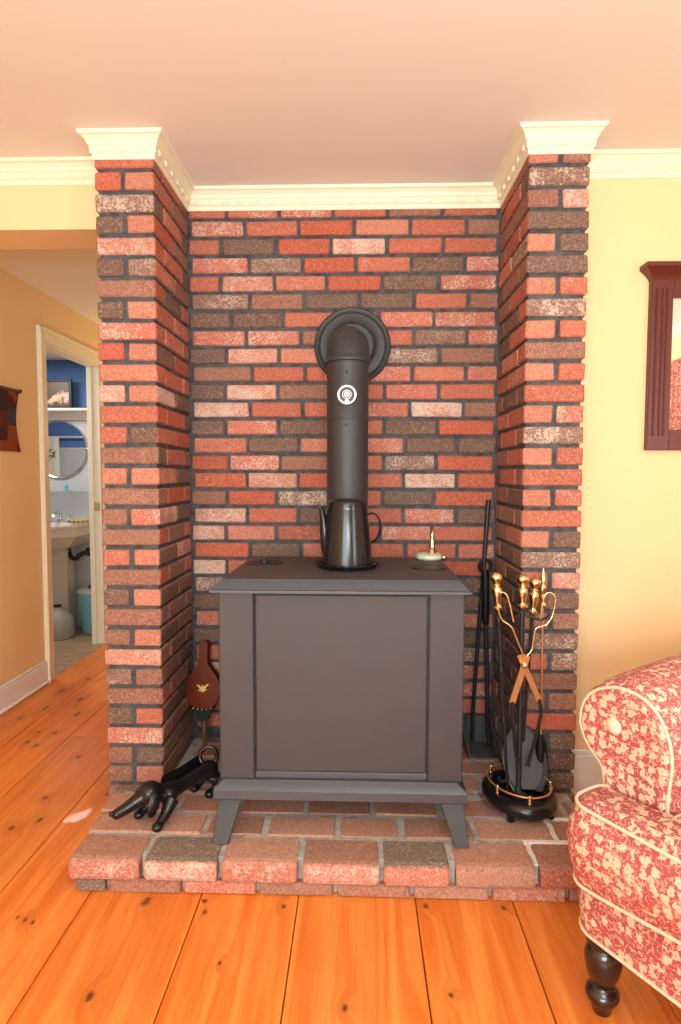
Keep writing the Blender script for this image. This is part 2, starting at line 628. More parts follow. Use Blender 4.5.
def obj(name, bm, mats, parent=None, root=None, smooth=None, world=True):
    """link one mesh; coordinates are world ones and are moved to the root's base"""
    bmesh.ops.recalc_face_normals(bm, faces=bm.faces[:])
    me = bpy.data.meshes.new(name)
    if root is not None and world:
        bmesh.ops.translate(bm, verts=bm.verts[:], vec=-Vector(root.location))
    if smooth:
        for f in bm.faces:
            f.smooth = True
    bm.to_mesh(me)
    bm.free()
    if smooth:
        me.set_sharp_from_angle(angle=math.radians(smooth))
    for m in (mats if isinstance(mats, (list, tuple)) else [mats]):
        me.materials.append(MT[m] if isinstance(m, str) else m)
    o = bpy.data.objects.new(name, me)
    COL.objects.link(o)
    if parent is not None:
        o.parent = parent
    return o


def tag(o, label, cat, group=None, kind=None):
    o['label'] = label
    o['category'] = cat
    if group: o['group'] = group
    if kind: o['kind'] = kind
    return o


def thing(name, loc, label, cat, rz=0.0, group=None):
    o = bpy.data.objects.new(name, None)
    o.empty_display_size = 0.05
    COL.objects.link(o)
    o.location = loc
    o.rotation_euler = (0, 0, rz)
    return tag(o, label, cat, group)


def solo(name, bm, mats, loc, label, cat, smooth=None, group=None):
    bmesh.ops.translate(bm, verts=bm.verts[:], vec=-Vector(loc))
    o = obj(name, bm, mats, smooth=smooth)
    o.location = loc
    return tag(o, label, cat, group)


def struct(name, bm, mats, parent=None, smooth=None):
    o = obj(name, bm, mats, parent, smooth=smooth)
    o['kind'] = 'structure'
    return o


def skin(name, pts, edges, radii, mat, parent=None, root=None, sub=2):
    me = bpy.data.meshes.new(name)
    off = Vector(root.location) if root is not None else Vector()
    me.from_pydata([Vector(p) - off for p in pts], edges, [])
    o = bpy.data.objects.new(name, me)
    COL.objects.link(o)
    sk = o.modifiers.new('skin', 'SKIN')
    for i, r in enumerate(radii):
        rr = r if isinstance(r, tuple) else (r, r)
        me.skin_vertices[0].data[i].radius = rr
        me.skin_vertices[0].data[i].use_root = (i == 0)
    sk.use_smooth_shade = True
    ss = o.modifiers.new('sub', 'SUBSURF')
    ss.levels = sub
    ss.render_levels = sub
    dg = bpy.context.evaluated_depsgraph_get()
    m2 = bpy.data.meshes.new_from_object(o.evaluated_get(dg))
    o.modifiers.clear()
    o.data = m2
    m2.name = name
    for p in m2.polygons:
        p.use_smooth = True
    m2.materials.clear()
    m2.materials.append(MT[mat])
    if parent is not None:
        o.parent = parent
    return o


# ------------------------------------------------------------------ setting: key planes
XL = -1.813            # left wall, runs on into the hall
XR = 2.40              # right wall
YB = -2.60             # wall behind the camera
YW = 2.264             # chimney wall (yellow)
P0, P1, P2, P3 = -0.892, -0.690, 0.556, 0.757   # pier edges in x
YP, YA = 2.09, 2.495   # pier face, alcove back
ZC = 2.345             # ceiling
ZCB = 2.265            # underside of the crown moulding
HZ = 0.108             # hearth top
HALL_END = 5.6
ZH = 2.25              # hall ceiling

# floor boards -----------------------------------------------------
bm = new()
lay = bm.verts.layers.float_color.new('pc')
joints = [XL - 0.0, -1.58, -1.335, -1.035, -0.774, -0.449, -0.168, 0.167, 0.443, 0.72, 1.0, 1.3, 1.6, 1.9, 2.15, XR]
ends = {1: [0.4, 3.9], 2: [2.73], 3: [2.283, 0.2], 4: [0.3], 5: [-0.4], 6: [0.1], 7: [-0.8], 8: [0.5], 9: [-0.2]}
for i in range(len(joints) - 1):
    ys = [YB] + sorted(ends.get(i, [])) + [HALL_END]
    for a, b in zip(ys[:-1], ys[1:]):
        if joints[i] > -0.8 and b > YA:
            b = YA + 0.1
        col = (random.random(), random.random(), random.random(), 1)
        for v in box(bm, joints[i] + 0.0016, joints[i + 1] - 0.0016, a + 0.001, b - 0.001, -0.03, 0.0, 0.0012):
            v[lay] = col
floor = struct('floor', bm, 'floor')
bm = new()
box(bm, XL, XR, YB, HALL_END, -0.06, -0.012)
struct('floor_underlay', bm, 'gap')

# bathroom floor, ceiling, walls -------------------------------------
BX0, BY0, BY1 = -3.65, 3.1, 4.75
DY0, DY1, DZ = 3.50, 4.26, 1.972     # door opening in the left wall
WT = 0.085
bm = new(); box(bm, BX0, XL, BY0, BY1, -0.05, 0.002); struct('floor_bathroom', bm, 'tile')
bm = new(); box(bm, BX0, XL - WT, BY0, BY1, 2.10, 2.16); struct('ceiling_bathroom', bm, 'ceiling')


def two_tone(name, x0, x1, y0, y1, zs, top):
    bm = new()
    box(bm, x0, x1, y0, y1, -0.05, zs, 0.0005)
    k = len(bm.faces)
    box(bm, x0, x1, y0, y1, zs, top, 0.0005)
    bm.faces.ensure_lookup_table()
    for i in range(k, len(bm.faces)):
        bm.faces[i].material_index = 1
    return struct(name, bm, ['wainscot', 'blue'])


two_tone('wall_bathroom_back', BX0, XL - WT, BY1, BY1 + 0.08, 1.69, 2.16)
two_tone('wall_bathroom_front', BX0, XL - WT - 0.001, BY0 - 0.08, BY0, 1.485, 2.16)
two_tone('wall_bathroom_left', BX0 - 0.08, BX0, BY0 - 0.08, BY1 + 0.08, 1.485, 2.16)
bm = new()
box(bm, BX0, XL - WT - 0.002, BY0, BY0 + 0.006, 1.478, 1.49)
struct('trim_1', bm, 'white')

# left wall with door opening
bm = new()
box(bm, XL - WT, XL, YB, DY0, 0, ZC, 0.0005)
box(bm, XL - WT, XL, DY1, HALL_END, 0, ZC, 0.0005)
box(bm, XL - WT, XL, DY0, DY1, DZ, ZC, 0.0005)
struct('wall_left', bm, 'yellow')
bm = new()
cw = 0.078
for (ya, yb, za, zb) in ((DY0 - cw, DY0, 0, DZ + cw), (DY1, DY1 + cw, 0, DZ + cw), (DY0, DY1, DZ, DZ + cw)):
    box(bm, XL, XL + 0.018, ya, yb, za, zb, 0.004)
for (ya, yb, za, zb) in ((DY0 - cw, DY0 - cw + 0.02, 0, DZ + cw), (DY1 + cw - 0.02, DY1 + cw, 0, DZ + cw), (DY0 - cw, DY1 + cw, DZ + cw - 0.02, DZ + cw)):
    box(bm, XL + 0.016, XL + 0.028, ya, yb, za, zb, 0.004)
# jamb lining and stop
box(bm, XL - WT - 0.004, XL, DY0 - 0.001, DY0 + 0.012, 0, DZ, 0.002)
box(bm, XL - WT - 0.004, XL, DY1 - 0.012, DY1 + 0.001, 0, DZ, 0.002)
box(bm, XL - WT - 0.004, XL, DY0, DY1, DZ - 0.012, DZ + 0.001, 0.002)
box(bm, XL - WT, XL - WT + 0.035, DY1 - 0.024, DY1 - 0.011, 0, DZ - 0.01, 0.002)
dr = struct('door_1', bm, 'trim')
bm = new()
box(bm, XL - 0.05, XL - 0.012, DY1 - 0.016, DY1 - 0.0115, 0.955, 1.015, 0.001)
lathe(bm, [(0.004, 0), (0.004, 0.004), (0, 0.005)], mat=Matrix.Translation((XL - 0.03, DY1 - 0.0155, 1.005)) @ Matrix.Rotation(PI / 2, 4, 'X'), n=8)
lathe(bm, [(0.004, 0), (0.004, 0.004), (0, 0.005)], mat=Matrix.Translation((XL - 0.03, DY1 - 0.0155, 0.965)) @ Matrix.Rotation(PI / 2, 4, 'X'), n=8)
o = struct('strike_plate', bm, 'brass', dr)

bm = new()
for (a, b) in ((YB, DY0 - cw), (DY1 + cw, HALL_END)):
    box(bm, XL, XL + 0.016, a, b, 0, 0.125, 0.002)
    box(bm, XL, XL + 0.010, a, b, 0.125, 0.140, 0.004)
    box(bm, XL, XL + 0.026, a, b, 0, 0.022, 0.008)
struct('baseboard_left', bm, 'white')

# hall end and right side, hall ceiling, header over the opening
bm = new(); box(bm, XL - WT, P0 + 0.1, HALL_END, HALL_END + 0.1, 0, ZC); struct('wall_hall_end', bm, 'yellow')
bm = new(); box(bm, P0 + 0.004, P0 + 0.1, YW + 0.05, HALL_END, 0, ZC); struct('wall_hall_right', bm, 'yellow')
bm = new(); box(bm, XL, P0 + 0.05, YW + 0.1, HALL_END, ZH, ZH + 0.06); struct('ceiling_hall', bm, 'ceiling')
bm = new(); box(bm, XL, P0 + 0.03, YW, YW + 0.19, 2.108, ZC, 0.001); struct('wall_header', bm, 'yellow')

# room shell
bm = new(); box(bm, XL - WT, XR + 0.1, YB - 0.1, YA + 0.15, ZC, ZC + 0.08); struct('ceiling', bm, 'ceiling')
bm = new(); box(bm, P3 - 0.04, XR + 0.1, YW, YW + 0.12, 0, ZC); struct('wall_right_of_chimney', bm, 'yellow')
bm = new()
box(bm, P3 + 0.003, XR, YW - 0.014, YW, 0, 0.165, 0.002)
box(bm, P3 + 0.003, XR, YW - 0.010, YW, 0.165, 0.184, 0.004)
struct('baseboard_back', bm, 'white')
# right wall with a window
WY0, WY1, WZ0, WZ1 = -1.65, -0.45, 0.85, 2.0
bm = new()
for (a, b, c, d) in ((YB, WY0, 0, ZC), (WY1, YW, 0, ZC), (WY0, WY1, 0, WZ0), (WY0, WY1, WZ1, ZC)):
    box(bm, XR, XR + 0.1, a, b, c, d, 0.0005)
struct('wall_right', bm, 'yellow')
bm = new()
for (a, b, c, d) in ((WY0 - .08, WY0, WZ0 - .08, WZ1 + .08), (WY1, WY1 + .08, WZ0 - .08, WZ1 + .08), (WY0, WY1, WZ1, WZ1 + .08), (WY0, WY1, WZ0 - .08, WZ0)):
    box(bm, XR - 0.02, XR + 0.03, a, b, c, d, 0.003)
box(bm, XR + 0.03, XR + 0.06, WY0, WY1, 1.41, 1.45)
box(bm, XR + 0.03, XR + 0.06, -1.06, -1.04, WZ0, WZ1)
wn = struct('window_1', bm, 'white')
bm = new(); box(bm, XR + 0.062, XR + 0.07, WY0, WY1, WZ0, WZ1); struct('pane', bm, 'pane', wn)
# wall behind the camera with two windows
bm = new()
RW = ((-1.65, -0.65), (-0.45, 0.55))
for (a, b, c, d) in ((XL - WT, -1.65, 0, ZC), (-0.65, -0.45, 0, ZC), (0.55, XR + 0.1, 0, ZC), (-1.65, -0.65, 0, 0.75), (-0.45, 0.55, 0, 0.75), (-1.65, -0.65, 2.1, ZC), (-0.45, 0.55, 2.1, ZC)):
    box(bm, a, b, YB - 0.1, YB, c, d, 0.0005)
struct('wall_front', bm, 'yellow')
for k, (a, b) in enumerate(RW):
    bm = new()
    for (x0, x1, z0, z1) in ((a - .08, a, .67, 2.18), (b, b + .08, .67, 2.18), (a, b, 2.1, 2.18), (a, b, .67, .75), (a, b, 1.4, 1.45)):
        box(bm, x0, x1, YB - 0.03, YB + 0.02, z0, z1, 0.003)
    wn = struct('window_%d' % (k + 2), bm, 'white')
    bm = new(); box(bm, a, b, YB - 0.07, YB - 0.06, 0.75, 2.1); struct('pane', bm, 'pane', wn)

# crown moulding -------------------------------------------------------
def crown(name, path, dent=True):
    prof = [(0.0, ZCB - 0.001), (0.004, ZCB), (0.006, ZCB + 0.016), (0.011, ZCB + 0.019), (0.012, ZCB + 0.040), (0.017, ZCB + 0.044),
            (0.020, ZCB + 0.054), (0.031, ZCB + 0.066), (0.039, ZCB + 0.069), (0.041, ZC), (0.0, ZC)]
    P = [Vector((x, y)) for x, y in path]
    N = len(P)
    dirs = [(P[i + 1] - P[i]).normalized() for i in range(N - 1)]
    nrm = [Vector((d.y, -d.x)) for d in dirs]     # to the right of travel = into the room
    bm = new()
    loops = []
    for i in range(N):
        if i == 0: m = nrm[0]
        elif i == N - 1: m = nrm[-1]
        else:
            m = (nrm[i - 1] + nrm[i])
            m = m / m.dot(nrm[i])
        loops.append([Vector((P[i].x + m.x * o_, P[i].y + m.y * o_, z)) for o_, z in prof])
    loft(bm, loops)
    if dent:
        for i in range(N - 1):
            L = (P[i + 1] - P[i]).length
            k = max(1, int(L / 0.062))
            for j in range(k):
                c = P[i] + dirs[i] * (L * (j + 0.5) / k) + nrm[i] * 0.0135
                a = Vector((abs(dirs[i].x) * 0.014 + abs(nrm[i].x) * 0.003, abs(dirs[i].y) * 0.014 + abs(nrm[i].y) * 0.003))
                box(bm, c.x - a.x, c.x + a.x, c.y - a.y, c.y + a.y, ZCB + 0.022, ZCB + 0.039, 0.001)
    return struct(name, bm, 'trim')


crown('trim_2', [(XL, YW), (P0, YW), (P0, YP), (P1, YP), (P1, YA), (P2, YA), (P2, YP), (P3, YP), (P3, YW), (XR, YW)])
crown('trim_3', [(XL, YB), (XL, YW)], False)
crown('trim_4', [(XR, YW), (XR, YB)], False)

# ------------------------------------------------------------------ brickwork
def srgb_lin(c): return lin(*c)[:3]


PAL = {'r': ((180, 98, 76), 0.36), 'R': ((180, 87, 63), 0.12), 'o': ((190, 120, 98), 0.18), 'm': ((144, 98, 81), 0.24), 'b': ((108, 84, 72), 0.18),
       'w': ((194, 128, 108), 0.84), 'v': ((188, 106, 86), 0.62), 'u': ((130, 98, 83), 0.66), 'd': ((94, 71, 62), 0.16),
       'h': ((182, 130, 108), 0.36), 'g': ((122, 106, 92), 0.46), 'k': ((196, 120, 98), 0.62), 'p': ((164, 114, 95), 0.30)}


def bcol(code):
    c, a = PAL[code]
    l = srgb_lin(c)
    k = random.uniform(0.9, 1.1)
    h = random.uniform(-0.05, 0.05)
    return (l[0] * k, l[1] * k * (1 + h), l[2] * k * (1 + h), min(1.0, a * random.uniform(0.8, 1.2)))


class Masonry:
    def __init__(self, mortar):
        self.v, self.f, self.c, self.mi = [], [], [], []
        self.mortar = mortar

    def brick(self, x0, x1, y0, y1, z0, z1, code, side=None, ch=0.0045, jit=0.0016):
        if x0 > x1: x0, x1 = x1, x0
        if y0 > y1: y0, y1 = y1, y0
        vs, fs = boxv(x0, x1, y0, y1, z0, z1, ch, jit)
        col = bcol(code)
        sc = bcol(side) if side else col
        k = len(self.v)
        self.v += vs
        for i in range(24):
            self.c.append(sc if i % 3 == 0 else col)
        for _, f in fs:
            self.f.append([k + i for i in f])
            self.mi.append(0)

    def core(self, x0, x1, y0, y1, z0, z1):
        x0, x1 = min(x0, x1), max(x0, x1)
        vs, fs = boxv(x0, x1, y0, y1, z0, z1, 0.001)
        k = len(self.v)
        self.v += vs
        self.c += [(0.1, 0.1, 0.1, 0)] * 24
        for _, f in fs:
            self.f.append([k + i for i in f])
            self.mi.append(1)

    def build(self, name, parent=None, origin=(0, 0, 0)):
        me = bpy.data.meshes.new(name)
        o_ = Vector(origin)
        me.from_pydata([v - o_ for v in self.v], [], self.f)
        me.materials.append(MT['brick'])
        me.materials.append(MT[self.mortar])
        me.polygons.foreach_set('material_index', self.mi)
        at = me.color_attributes.new('bc', 'FLOAT_COLOR', 'POINT')
        at.data.foreach_set('color', [x for c in self.c for x in c])
        me.update()
        o = bpy.data.objects.new(name, me)
        COL.objects.link(o)
        if parent: o.parent = parent
        return o


PITCH = 0.0708
PZ0 = 0.179
J = 0.0135   # joint
# alcove back wall: rows from the top down, (joint px positions are given as x in metres)
def bx(px):   # x on the alcove back wall from the measured joint
    return -0.684 + (px - 188.0) * (0.5525 + 0.684) / (499.0 - 188.0)


BACK = {
    29: ([226, 279, 333, 388, 443], 'rvvrmr'),
    28: ([244, 298.7, 354.4, 410.8, 466.7], 'vrRorm'),
    27: ([220, 276, 331.6, 387.3, 443.7], 'rbRwrr'),
    26: ([248, 302.5, 356.7, 412, 466], 'vuRrbv'),
    25: ([219, 274, 327, 383, 440], 'rwvRbv'),
    24: ([248.5, 304, 359.6, 415.5, 469.5], 'umbbrm'),
    23: ([229.6, 282.5, 337, 380, 435.5], 'bbrrvv'),
    22: ([245, 301, 358, 415, 469], 'vvmruv'),
    21: ([224.5, 278, 333, 386, 441], 'bworum'),
    20: ([250.8, 305, 360, 414, 468], 'mrrvvv'),
    19: ([223, 276.6, 332, 386, 441], 'bwmrvr'),
    18: ([248.4, 302.5, 357, 412, 466], 'wrrvwm'),
    17: ([223, 277.3, 331, 385.4, 440], 'bvbrbR'),
    16: ([245.6, 299, 353, 407.3, 460], 'vbovbb'),
    15: ([225.6, 279, 332, 385.4, 439], 'RvmruR'),
    14: ([245, 297.8, 352, 406, 460], 'RwRrwR'),
    13: ([223.8, 276, 330, 384.5, 437.3], 'mRurbR'),
    12: ([245, 297.8, 352, 406, 459.7], 'wrbrvb'),
    11: ([222.6, 274.8, 329, 382.6, 435.5], 'worRvr'),
    10: ([247.3, 300.6, 354, 408.4, 461.8], 'Rbvrrv'),
    9: ([222.6, 276, 330, 384, 438], 'wrbrvR'),
    8: ([246, 300, 354, 408, 461], 'urrbrb'),
    7: ([223, 276, 330, 384, 438], 'bbrrmb'),
    6: ([246, 300, 354, 408, 461], 'vrbrrv'),
    5: ([223, 276, 330, 384, 438], 'brrmrb'),
    4: ([246, 300, 354, 408, 461], 'rbrrmu'),
    3: ([223, 276, 330, 384, 438], 'vrrbrv'),
    2: ([246, 300, 354, 408, 461], 'mrrrbv'),
    1: ([223, 276, 330, 384, 438], 'rrbrmr'),
    0: ([246, 300, 354, 408, 461], 'rrbrrm'),
}
mz = Masonry('mortar')
mz.core(P1 - 0.01, P2 + 0.01, YA + 0.009, YA + 0.15, 0, ZC)
for k, (js, codes) in BACK.items():
    z0 = 2.239 - 0.072 * (29 - k)
    z1 = min(z0 + 0.072 - J, ZCB + 0.01)
    xs = [P1 + (0.004 if k % 2 else 0.014)] + [bx(j) for j in js] + [P2 - (0.012 if k % 2 else 0.002)]
    for i in range(6):
        a = xs[i] + (0 if i == 0 else J / 2 + random.uniform(-.001, .001))
        b = xs[i + 1] - (0 if i == 5 else J / 2 + random.uniform(-.001, .001))
        if b - a > 0.02:
            mz.brick(a, b, YA + random.uniform(-.0015, .0015), YA + 0.06, max(z0, 0.112), z1, codes[i])
al = mz.build('wall_alcove')
al['kind'] = 'structure'

LEFT = {29: 'r', 28: 'Ro', 27: 'u', 26: 'bo', 25: 'w', 24: 'bu', 23: 'm', 22: 'bo', 21: 'v', 20: 'Ro', 19: 'o', 18: 'wo', 17: 'r', 16: 'rb', 15: 'm', 14: 'oo', 13: 'm',
        12: 'mv', 11: 'm', 10: 'vo', 9: 'm', 8: 'bo', 7: 'm', 6: 'mo', 5: 'w', 4: 'um', 3: 'm', 2: 'br', 1: 'v', 0: 'mb', -1: 'mo', -2: 'm'}
LSIDE = {29: 'mr', 28: 'rm', 27: 'bv', 26: 'Rm', 25: 'Rr', 24: 'vm', 23: 'Rb', 22: 'rv', 21: 'rv', 20: 'bR', 19: 'rr', 18: 'wb', 17: 'RR', 16: 'rR', 15: 'br', 14: 'vb', 13: 'mR',
         12: 'wb', 11: 'Rm', 10: 'bv', 9: 'Rm', 8: 'bm', 7: 'mm', 6: 'bm', 5: 'mm', 4: 'mb', 3: 'rm', 2: 'bd', 1: 'mm', 0: 'mb', -1: 'mm', -2: 'mm'}
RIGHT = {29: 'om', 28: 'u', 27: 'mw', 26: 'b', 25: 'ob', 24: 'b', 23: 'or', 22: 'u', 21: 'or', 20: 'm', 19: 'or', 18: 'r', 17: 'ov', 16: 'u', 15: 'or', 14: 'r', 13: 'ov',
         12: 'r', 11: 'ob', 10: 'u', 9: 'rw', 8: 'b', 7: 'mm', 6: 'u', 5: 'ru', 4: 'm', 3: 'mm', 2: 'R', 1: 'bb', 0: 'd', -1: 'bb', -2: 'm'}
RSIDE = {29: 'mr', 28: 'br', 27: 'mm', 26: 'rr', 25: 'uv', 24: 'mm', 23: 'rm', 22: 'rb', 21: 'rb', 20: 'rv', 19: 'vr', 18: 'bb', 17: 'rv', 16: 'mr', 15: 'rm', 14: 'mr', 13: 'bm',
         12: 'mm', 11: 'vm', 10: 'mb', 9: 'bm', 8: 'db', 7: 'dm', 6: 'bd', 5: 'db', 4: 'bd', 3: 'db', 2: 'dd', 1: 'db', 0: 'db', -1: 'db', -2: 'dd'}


def pier(name, xo, xi, front, side):
    """xo outer edge, xi edge towards the alcove"""
    s = 1 if xi > xo else -1
    mz = Masonry('mortar')
    mz.core(xo + s * 0.010, xi - s * 0.009, YP + 0.009, YA + 0.15, 0, ZC)
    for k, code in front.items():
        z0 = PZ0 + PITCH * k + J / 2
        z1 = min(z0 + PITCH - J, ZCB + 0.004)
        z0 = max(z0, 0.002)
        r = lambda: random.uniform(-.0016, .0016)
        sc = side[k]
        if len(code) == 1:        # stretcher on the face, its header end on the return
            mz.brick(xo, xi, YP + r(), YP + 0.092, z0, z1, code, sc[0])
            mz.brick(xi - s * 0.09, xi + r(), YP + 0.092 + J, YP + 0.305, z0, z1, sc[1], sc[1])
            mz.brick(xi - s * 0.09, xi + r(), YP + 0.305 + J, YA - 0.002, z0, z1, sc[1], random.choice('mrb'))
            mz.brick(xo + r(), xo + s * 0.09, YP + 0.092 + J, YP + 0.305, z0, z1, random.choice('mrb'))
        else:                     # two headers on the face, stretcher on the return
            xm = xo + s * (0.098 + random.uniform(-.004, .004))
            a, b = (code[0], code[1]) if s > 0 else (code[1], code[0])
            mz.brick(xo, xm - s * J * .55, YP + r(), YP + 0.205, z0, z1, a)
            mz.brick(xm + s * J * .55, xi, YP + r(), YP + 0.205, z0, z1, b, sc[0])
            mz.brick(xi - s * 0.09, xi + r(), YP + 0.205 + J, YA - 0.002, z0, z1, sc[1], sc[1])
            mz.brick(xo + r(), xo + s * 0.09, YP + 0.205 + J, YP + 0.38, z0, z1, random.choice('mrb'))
    o = mz.build(name)
    o['kind'] = 'structure'
    return o


pier('wall_pier_left', P0, P1, LEFT, LSIDE)
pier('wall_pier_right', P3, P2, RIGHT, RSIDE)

# ------------------------------------------------------------------ hearth
hearth = thing('brick_hearth', (-0.05, 1.9, 0), 'low raised brick hearth with rounded nosing bricks under the black stove', 'hearth')
mz = Masonry('hmortar')


def hbrick(x0, x1, y0, y1, code, z=HZ):
    mz.brick(x0, x1, y0, y1, z - 0.05, z + random.uniform(-.0024, 0), code, ch=0.006, jit=0.002)


def hl(y):    # left edge of the hearth in plan
    return -0.833 + (y - 1.69) * (-0.86 + 0.833) / 0.4


hr = 0.735
mz.core(-0.812, hr - 0.004, 1.70, YP - 0.004, 0.002, HZ - 0.005)
mz.core(P1 + 0.004, P2 - 0.004, YP - 0.003, YA + 0.002, 0.002, HZ - 0.005)
# second row and further rows of paving on the top
rows = [(1.803, 1.910, [-0.478, -0.287, -0.061, 0.138, 0.365, 0.608], 'hphhphp'),
        (1.927, 2.034, [-0.60, -0.39, -0.17, 0.05, 0.27, 0.49, 0.68], 'hphphhpp'),
        (2.048, 2.085, [-0.68, -0.47, -0.25, -0.03, 0.19, 0.41, 0.62], 'ghphphph')]
for y0, y1, js, codes in rows:
    xs = [hl(y0)] + js + [hr - (y0 - 1.69) * 0.05]
    for i in range(len(xs) - 1):
        hbrick(xs[i] + (0 if i == 0 else .007), xs[i + 1] - .007, y0, y1, codes[i % len(codes)])
yy = 2.097
k = 0
while yy < YA - 0.04:
    y1 = min(yy + 0.10, YA - 0.004)
    xs = [P1 + 0.035] + [P1 + 0.035 + d for d in ((0.13, 0.35, 0.57, 0.79, 1.01) if k % 2 else (0.22, 0.44, 0.66, 0.88, 1.10))] + [P2 - 0.01]
    for i in range(len(xs) - 1):
        hbrick(xs[i] + .007, xs[i + 1] - .007, yy, y1, random.choice('hpphpr'))
    yy += 0.112
    k += 1
# lower course under the nosing
xs = [-0.820, -0.727, -0.506, -0.288, -0.064, 0.158, 0.381, 0.60, 0.715]
for i, c in enumerate('gpkpphkp'):
    mz.brick(xs[i] + (0 if i == 0 else .006), xs[i + 1] - .006, 1.680, 1.78, 0.002, 0.041, c, ch=0.004, jit=0.0015)
for i, (a, b) in enumerate(((1.79, 1.93), (1.94, 2.08))):
    mz.brick(-0.845, -0.76, a, b, 0.002, 0.041, 'mb'[i])
hb = mz.build('paving', hearth, hearth.location)
# nosing course: each brick with a rounded front arris
mz = Masonry('hmortar')
xs = [-0.833, -0.619, -0.396, -0.163, 0.07, 0.271, 0.51, hr]
codes = 'kwkwkhr'
tops = 'hghpghp'
for i in range(7):
    x0 = xs[i] + (0 if i == 0 else .008)
    x1 = xs[i + 1] - (0 if i == 6 else .008)
    prof = [(1.783, 0.047), (1.674, 0.047), (1.667, 0.050), (1.664, 0.060), (1.664, 0.090), (1.667, 0.099), (1.675, 0.105), (1.688, HZ), (1.783, HZ)]
    n = len(prof)
    k = len(mz.v)
    cf, ct = bcol(codes[i]), bcol(tops[i])
    for j, xx in enumerate((x0, x0 + .006, x1 - .006, x1)):
        sh = 0.004 if j in (0, 3) else 0
        dx = random.uniform(-.0015, .0015)
        for (y, z) in prof:
            yc = y + (sh if y < 1.74 else -sh)
            zc = z - (sh if z > 0.08 else -sh)
            mz.v.append(Vector((xx + dx, yc + random.uniform(-.001, .001), zc)))
            mz.c.append(ct if (z > 0.103) else cf)
    for j in range(3):
        for q in range(n):
            p = (q + 1) % n
            mz.f.append([k + j * n + q, k + j * n + p, k + (j + 1) * n + p, k + (j + 1) * n + q]); mz.mi.append(0)
    mz.f.append([k + q for q in range(n)][::-1]); mz.mi.append(0)
    mz.f.append([k + 3 * n + q for q in range(n)]); mz.mi.append(0)
o = mz.build('nosing', hearth, hearth.location)
# white grout patches near the right end
bm = new()
def patch(pts, wd):
    loops = []
    P = [Vector(p) for p in pts]
    for i, p in enumerate(P):
        d = (P[min(i + 1, len(P) - 1)] - P[max(i - 1, 0)]).normalized()
        n_ = Vector((-d.y, d.x))
        q = wd * random.uniform(0.7, 1.3)
        loops.append([Vector((p.x - n_.x * q, p.y - n_.y * q, HZ - .004)), Vector((p.x + n_.x * q, p.y + n_.y * q, HZ - .004)),
                      Vector((p.x + n_.x * q * .7, p.y + n_.y * q * .7, HZ + .002)), Vector((p.x - n_.x * q * .7, p.y - n_.y * q * .7, HZ + .002))])
    loft(bm, loops)
patch([(0.50, 1.792), (0.545, 1.795), (0.60, 1.793), (0.66, 1.796), (0.715, 1.793)], .010)
patch([(0.608, 1.80), (0.604, 1.84), (0.611, 1.88), (0.604, 1.915)], .007)
patch([(0.60, 1.920), (0.65, 1.923), (0.70, 1.921)], .006)
patch([(0.513, 1.785), (0.509, 1.75), (0.512, 1.72), (0.51, 1.685)], .007)
obj('grout_patch', bm, 'groutwhite', hearth, hearth)['label'] = 'white patched grout'

# ------------------------------------------------------------------ stove
SX0, SX1 = -0.447, 0.337
st = thing('wood_stove', (-0.054, 2.07, HZ), 'large charcoal grey steel wood stove standing on the brick hearth', 'stove')


def rect(x0, x1, y0, y1, z): return [Vector((x0, y0, z)), Vector((x1, y0, z)), Vector((x1, y1, z)), Vector((x0, y1, z))]


def ring(bm, steps, x0, x1, y0, y1):
    loft(bm, [rect(x0 + i, x1 - i, y0 + i, y1 - i, z) for i, z in steps])


bm = new()
ring(bm, [(0.02, 0.856), (0.0, 0.858), (0.0, 0.866), (0.006, 0.868), (0.020, 0.884), (0.030, 0.890), (0.034, 0.895)], SX0, SX1, 1.80, 2.375)
for f in bm.faces: f.material_index = 1
bm.faces.ensure_lookup_table()
bm.normal_update()
for f in bm.faces:
    if f.calc_center_median().z > 0.893: f.material_index = 0
obj('top_plate', bm, ['stovetop', 'stoveblue'], st, st, smooth=30)
bm = new()
box(bm, -0.424, 0.319, 1.852, 2.35, 0.255, 0.857, 0.003)
obj('body', bm, 'stove', st, st)
bm = new()
box(bm, -0.316, 0.212, 1.843, 1.853, 0.290, 0.846, 0.003)
obj('front_panel', bm, 'stove', st, st)
for (a, b) in ((-0.427, -0.320), (0.216, 0.322)):
    bm = new()
    box(bm, a, b, 1.832, 1.87, 0.268, 0.857, 0.004)
    obj('corner_post', bm, 'stove', st, st)
bm = new()
box(bm, -0.32, 0.216, 1.838, 1.853, 0.268, 0.290, 0.004)
obj('panel_ledge', bm, 'stoveblue', st, st)
bm = new()
ring(bm, [(0.012, 0.216), (0.0, 0.220), (0.0, 0.247), (0.004, 0.252), (0.022, 0.266), (0.026, 0.270)], SX0 + 0.006, SX1 - 0.004, 1.80, 2.375)
obj('base', bm, 'stoveblue', st, st, smooth=30)
bm = new()
box(bm, -0.36, 0.255, 1.835, 2.33, 0.200, 0.217, 0.003)
obj('ash_plate', bm, 'blackiron', st, st)


def leg(xa, xb, xc, xd, yt0, yt1, yb0, yb1):
    bm = new()
    loft(bm, [rect(xc, xd, yb0, yb1, HZ + .002), rect(xa, xb, yt0, yt1, 0.217)])
    bmesh.ops.bevel(bm, geom=bm.edges[:], offset=0.002, segments=1, affect='EDGES')
    obj('leg', bm, 'pipe', st, st)


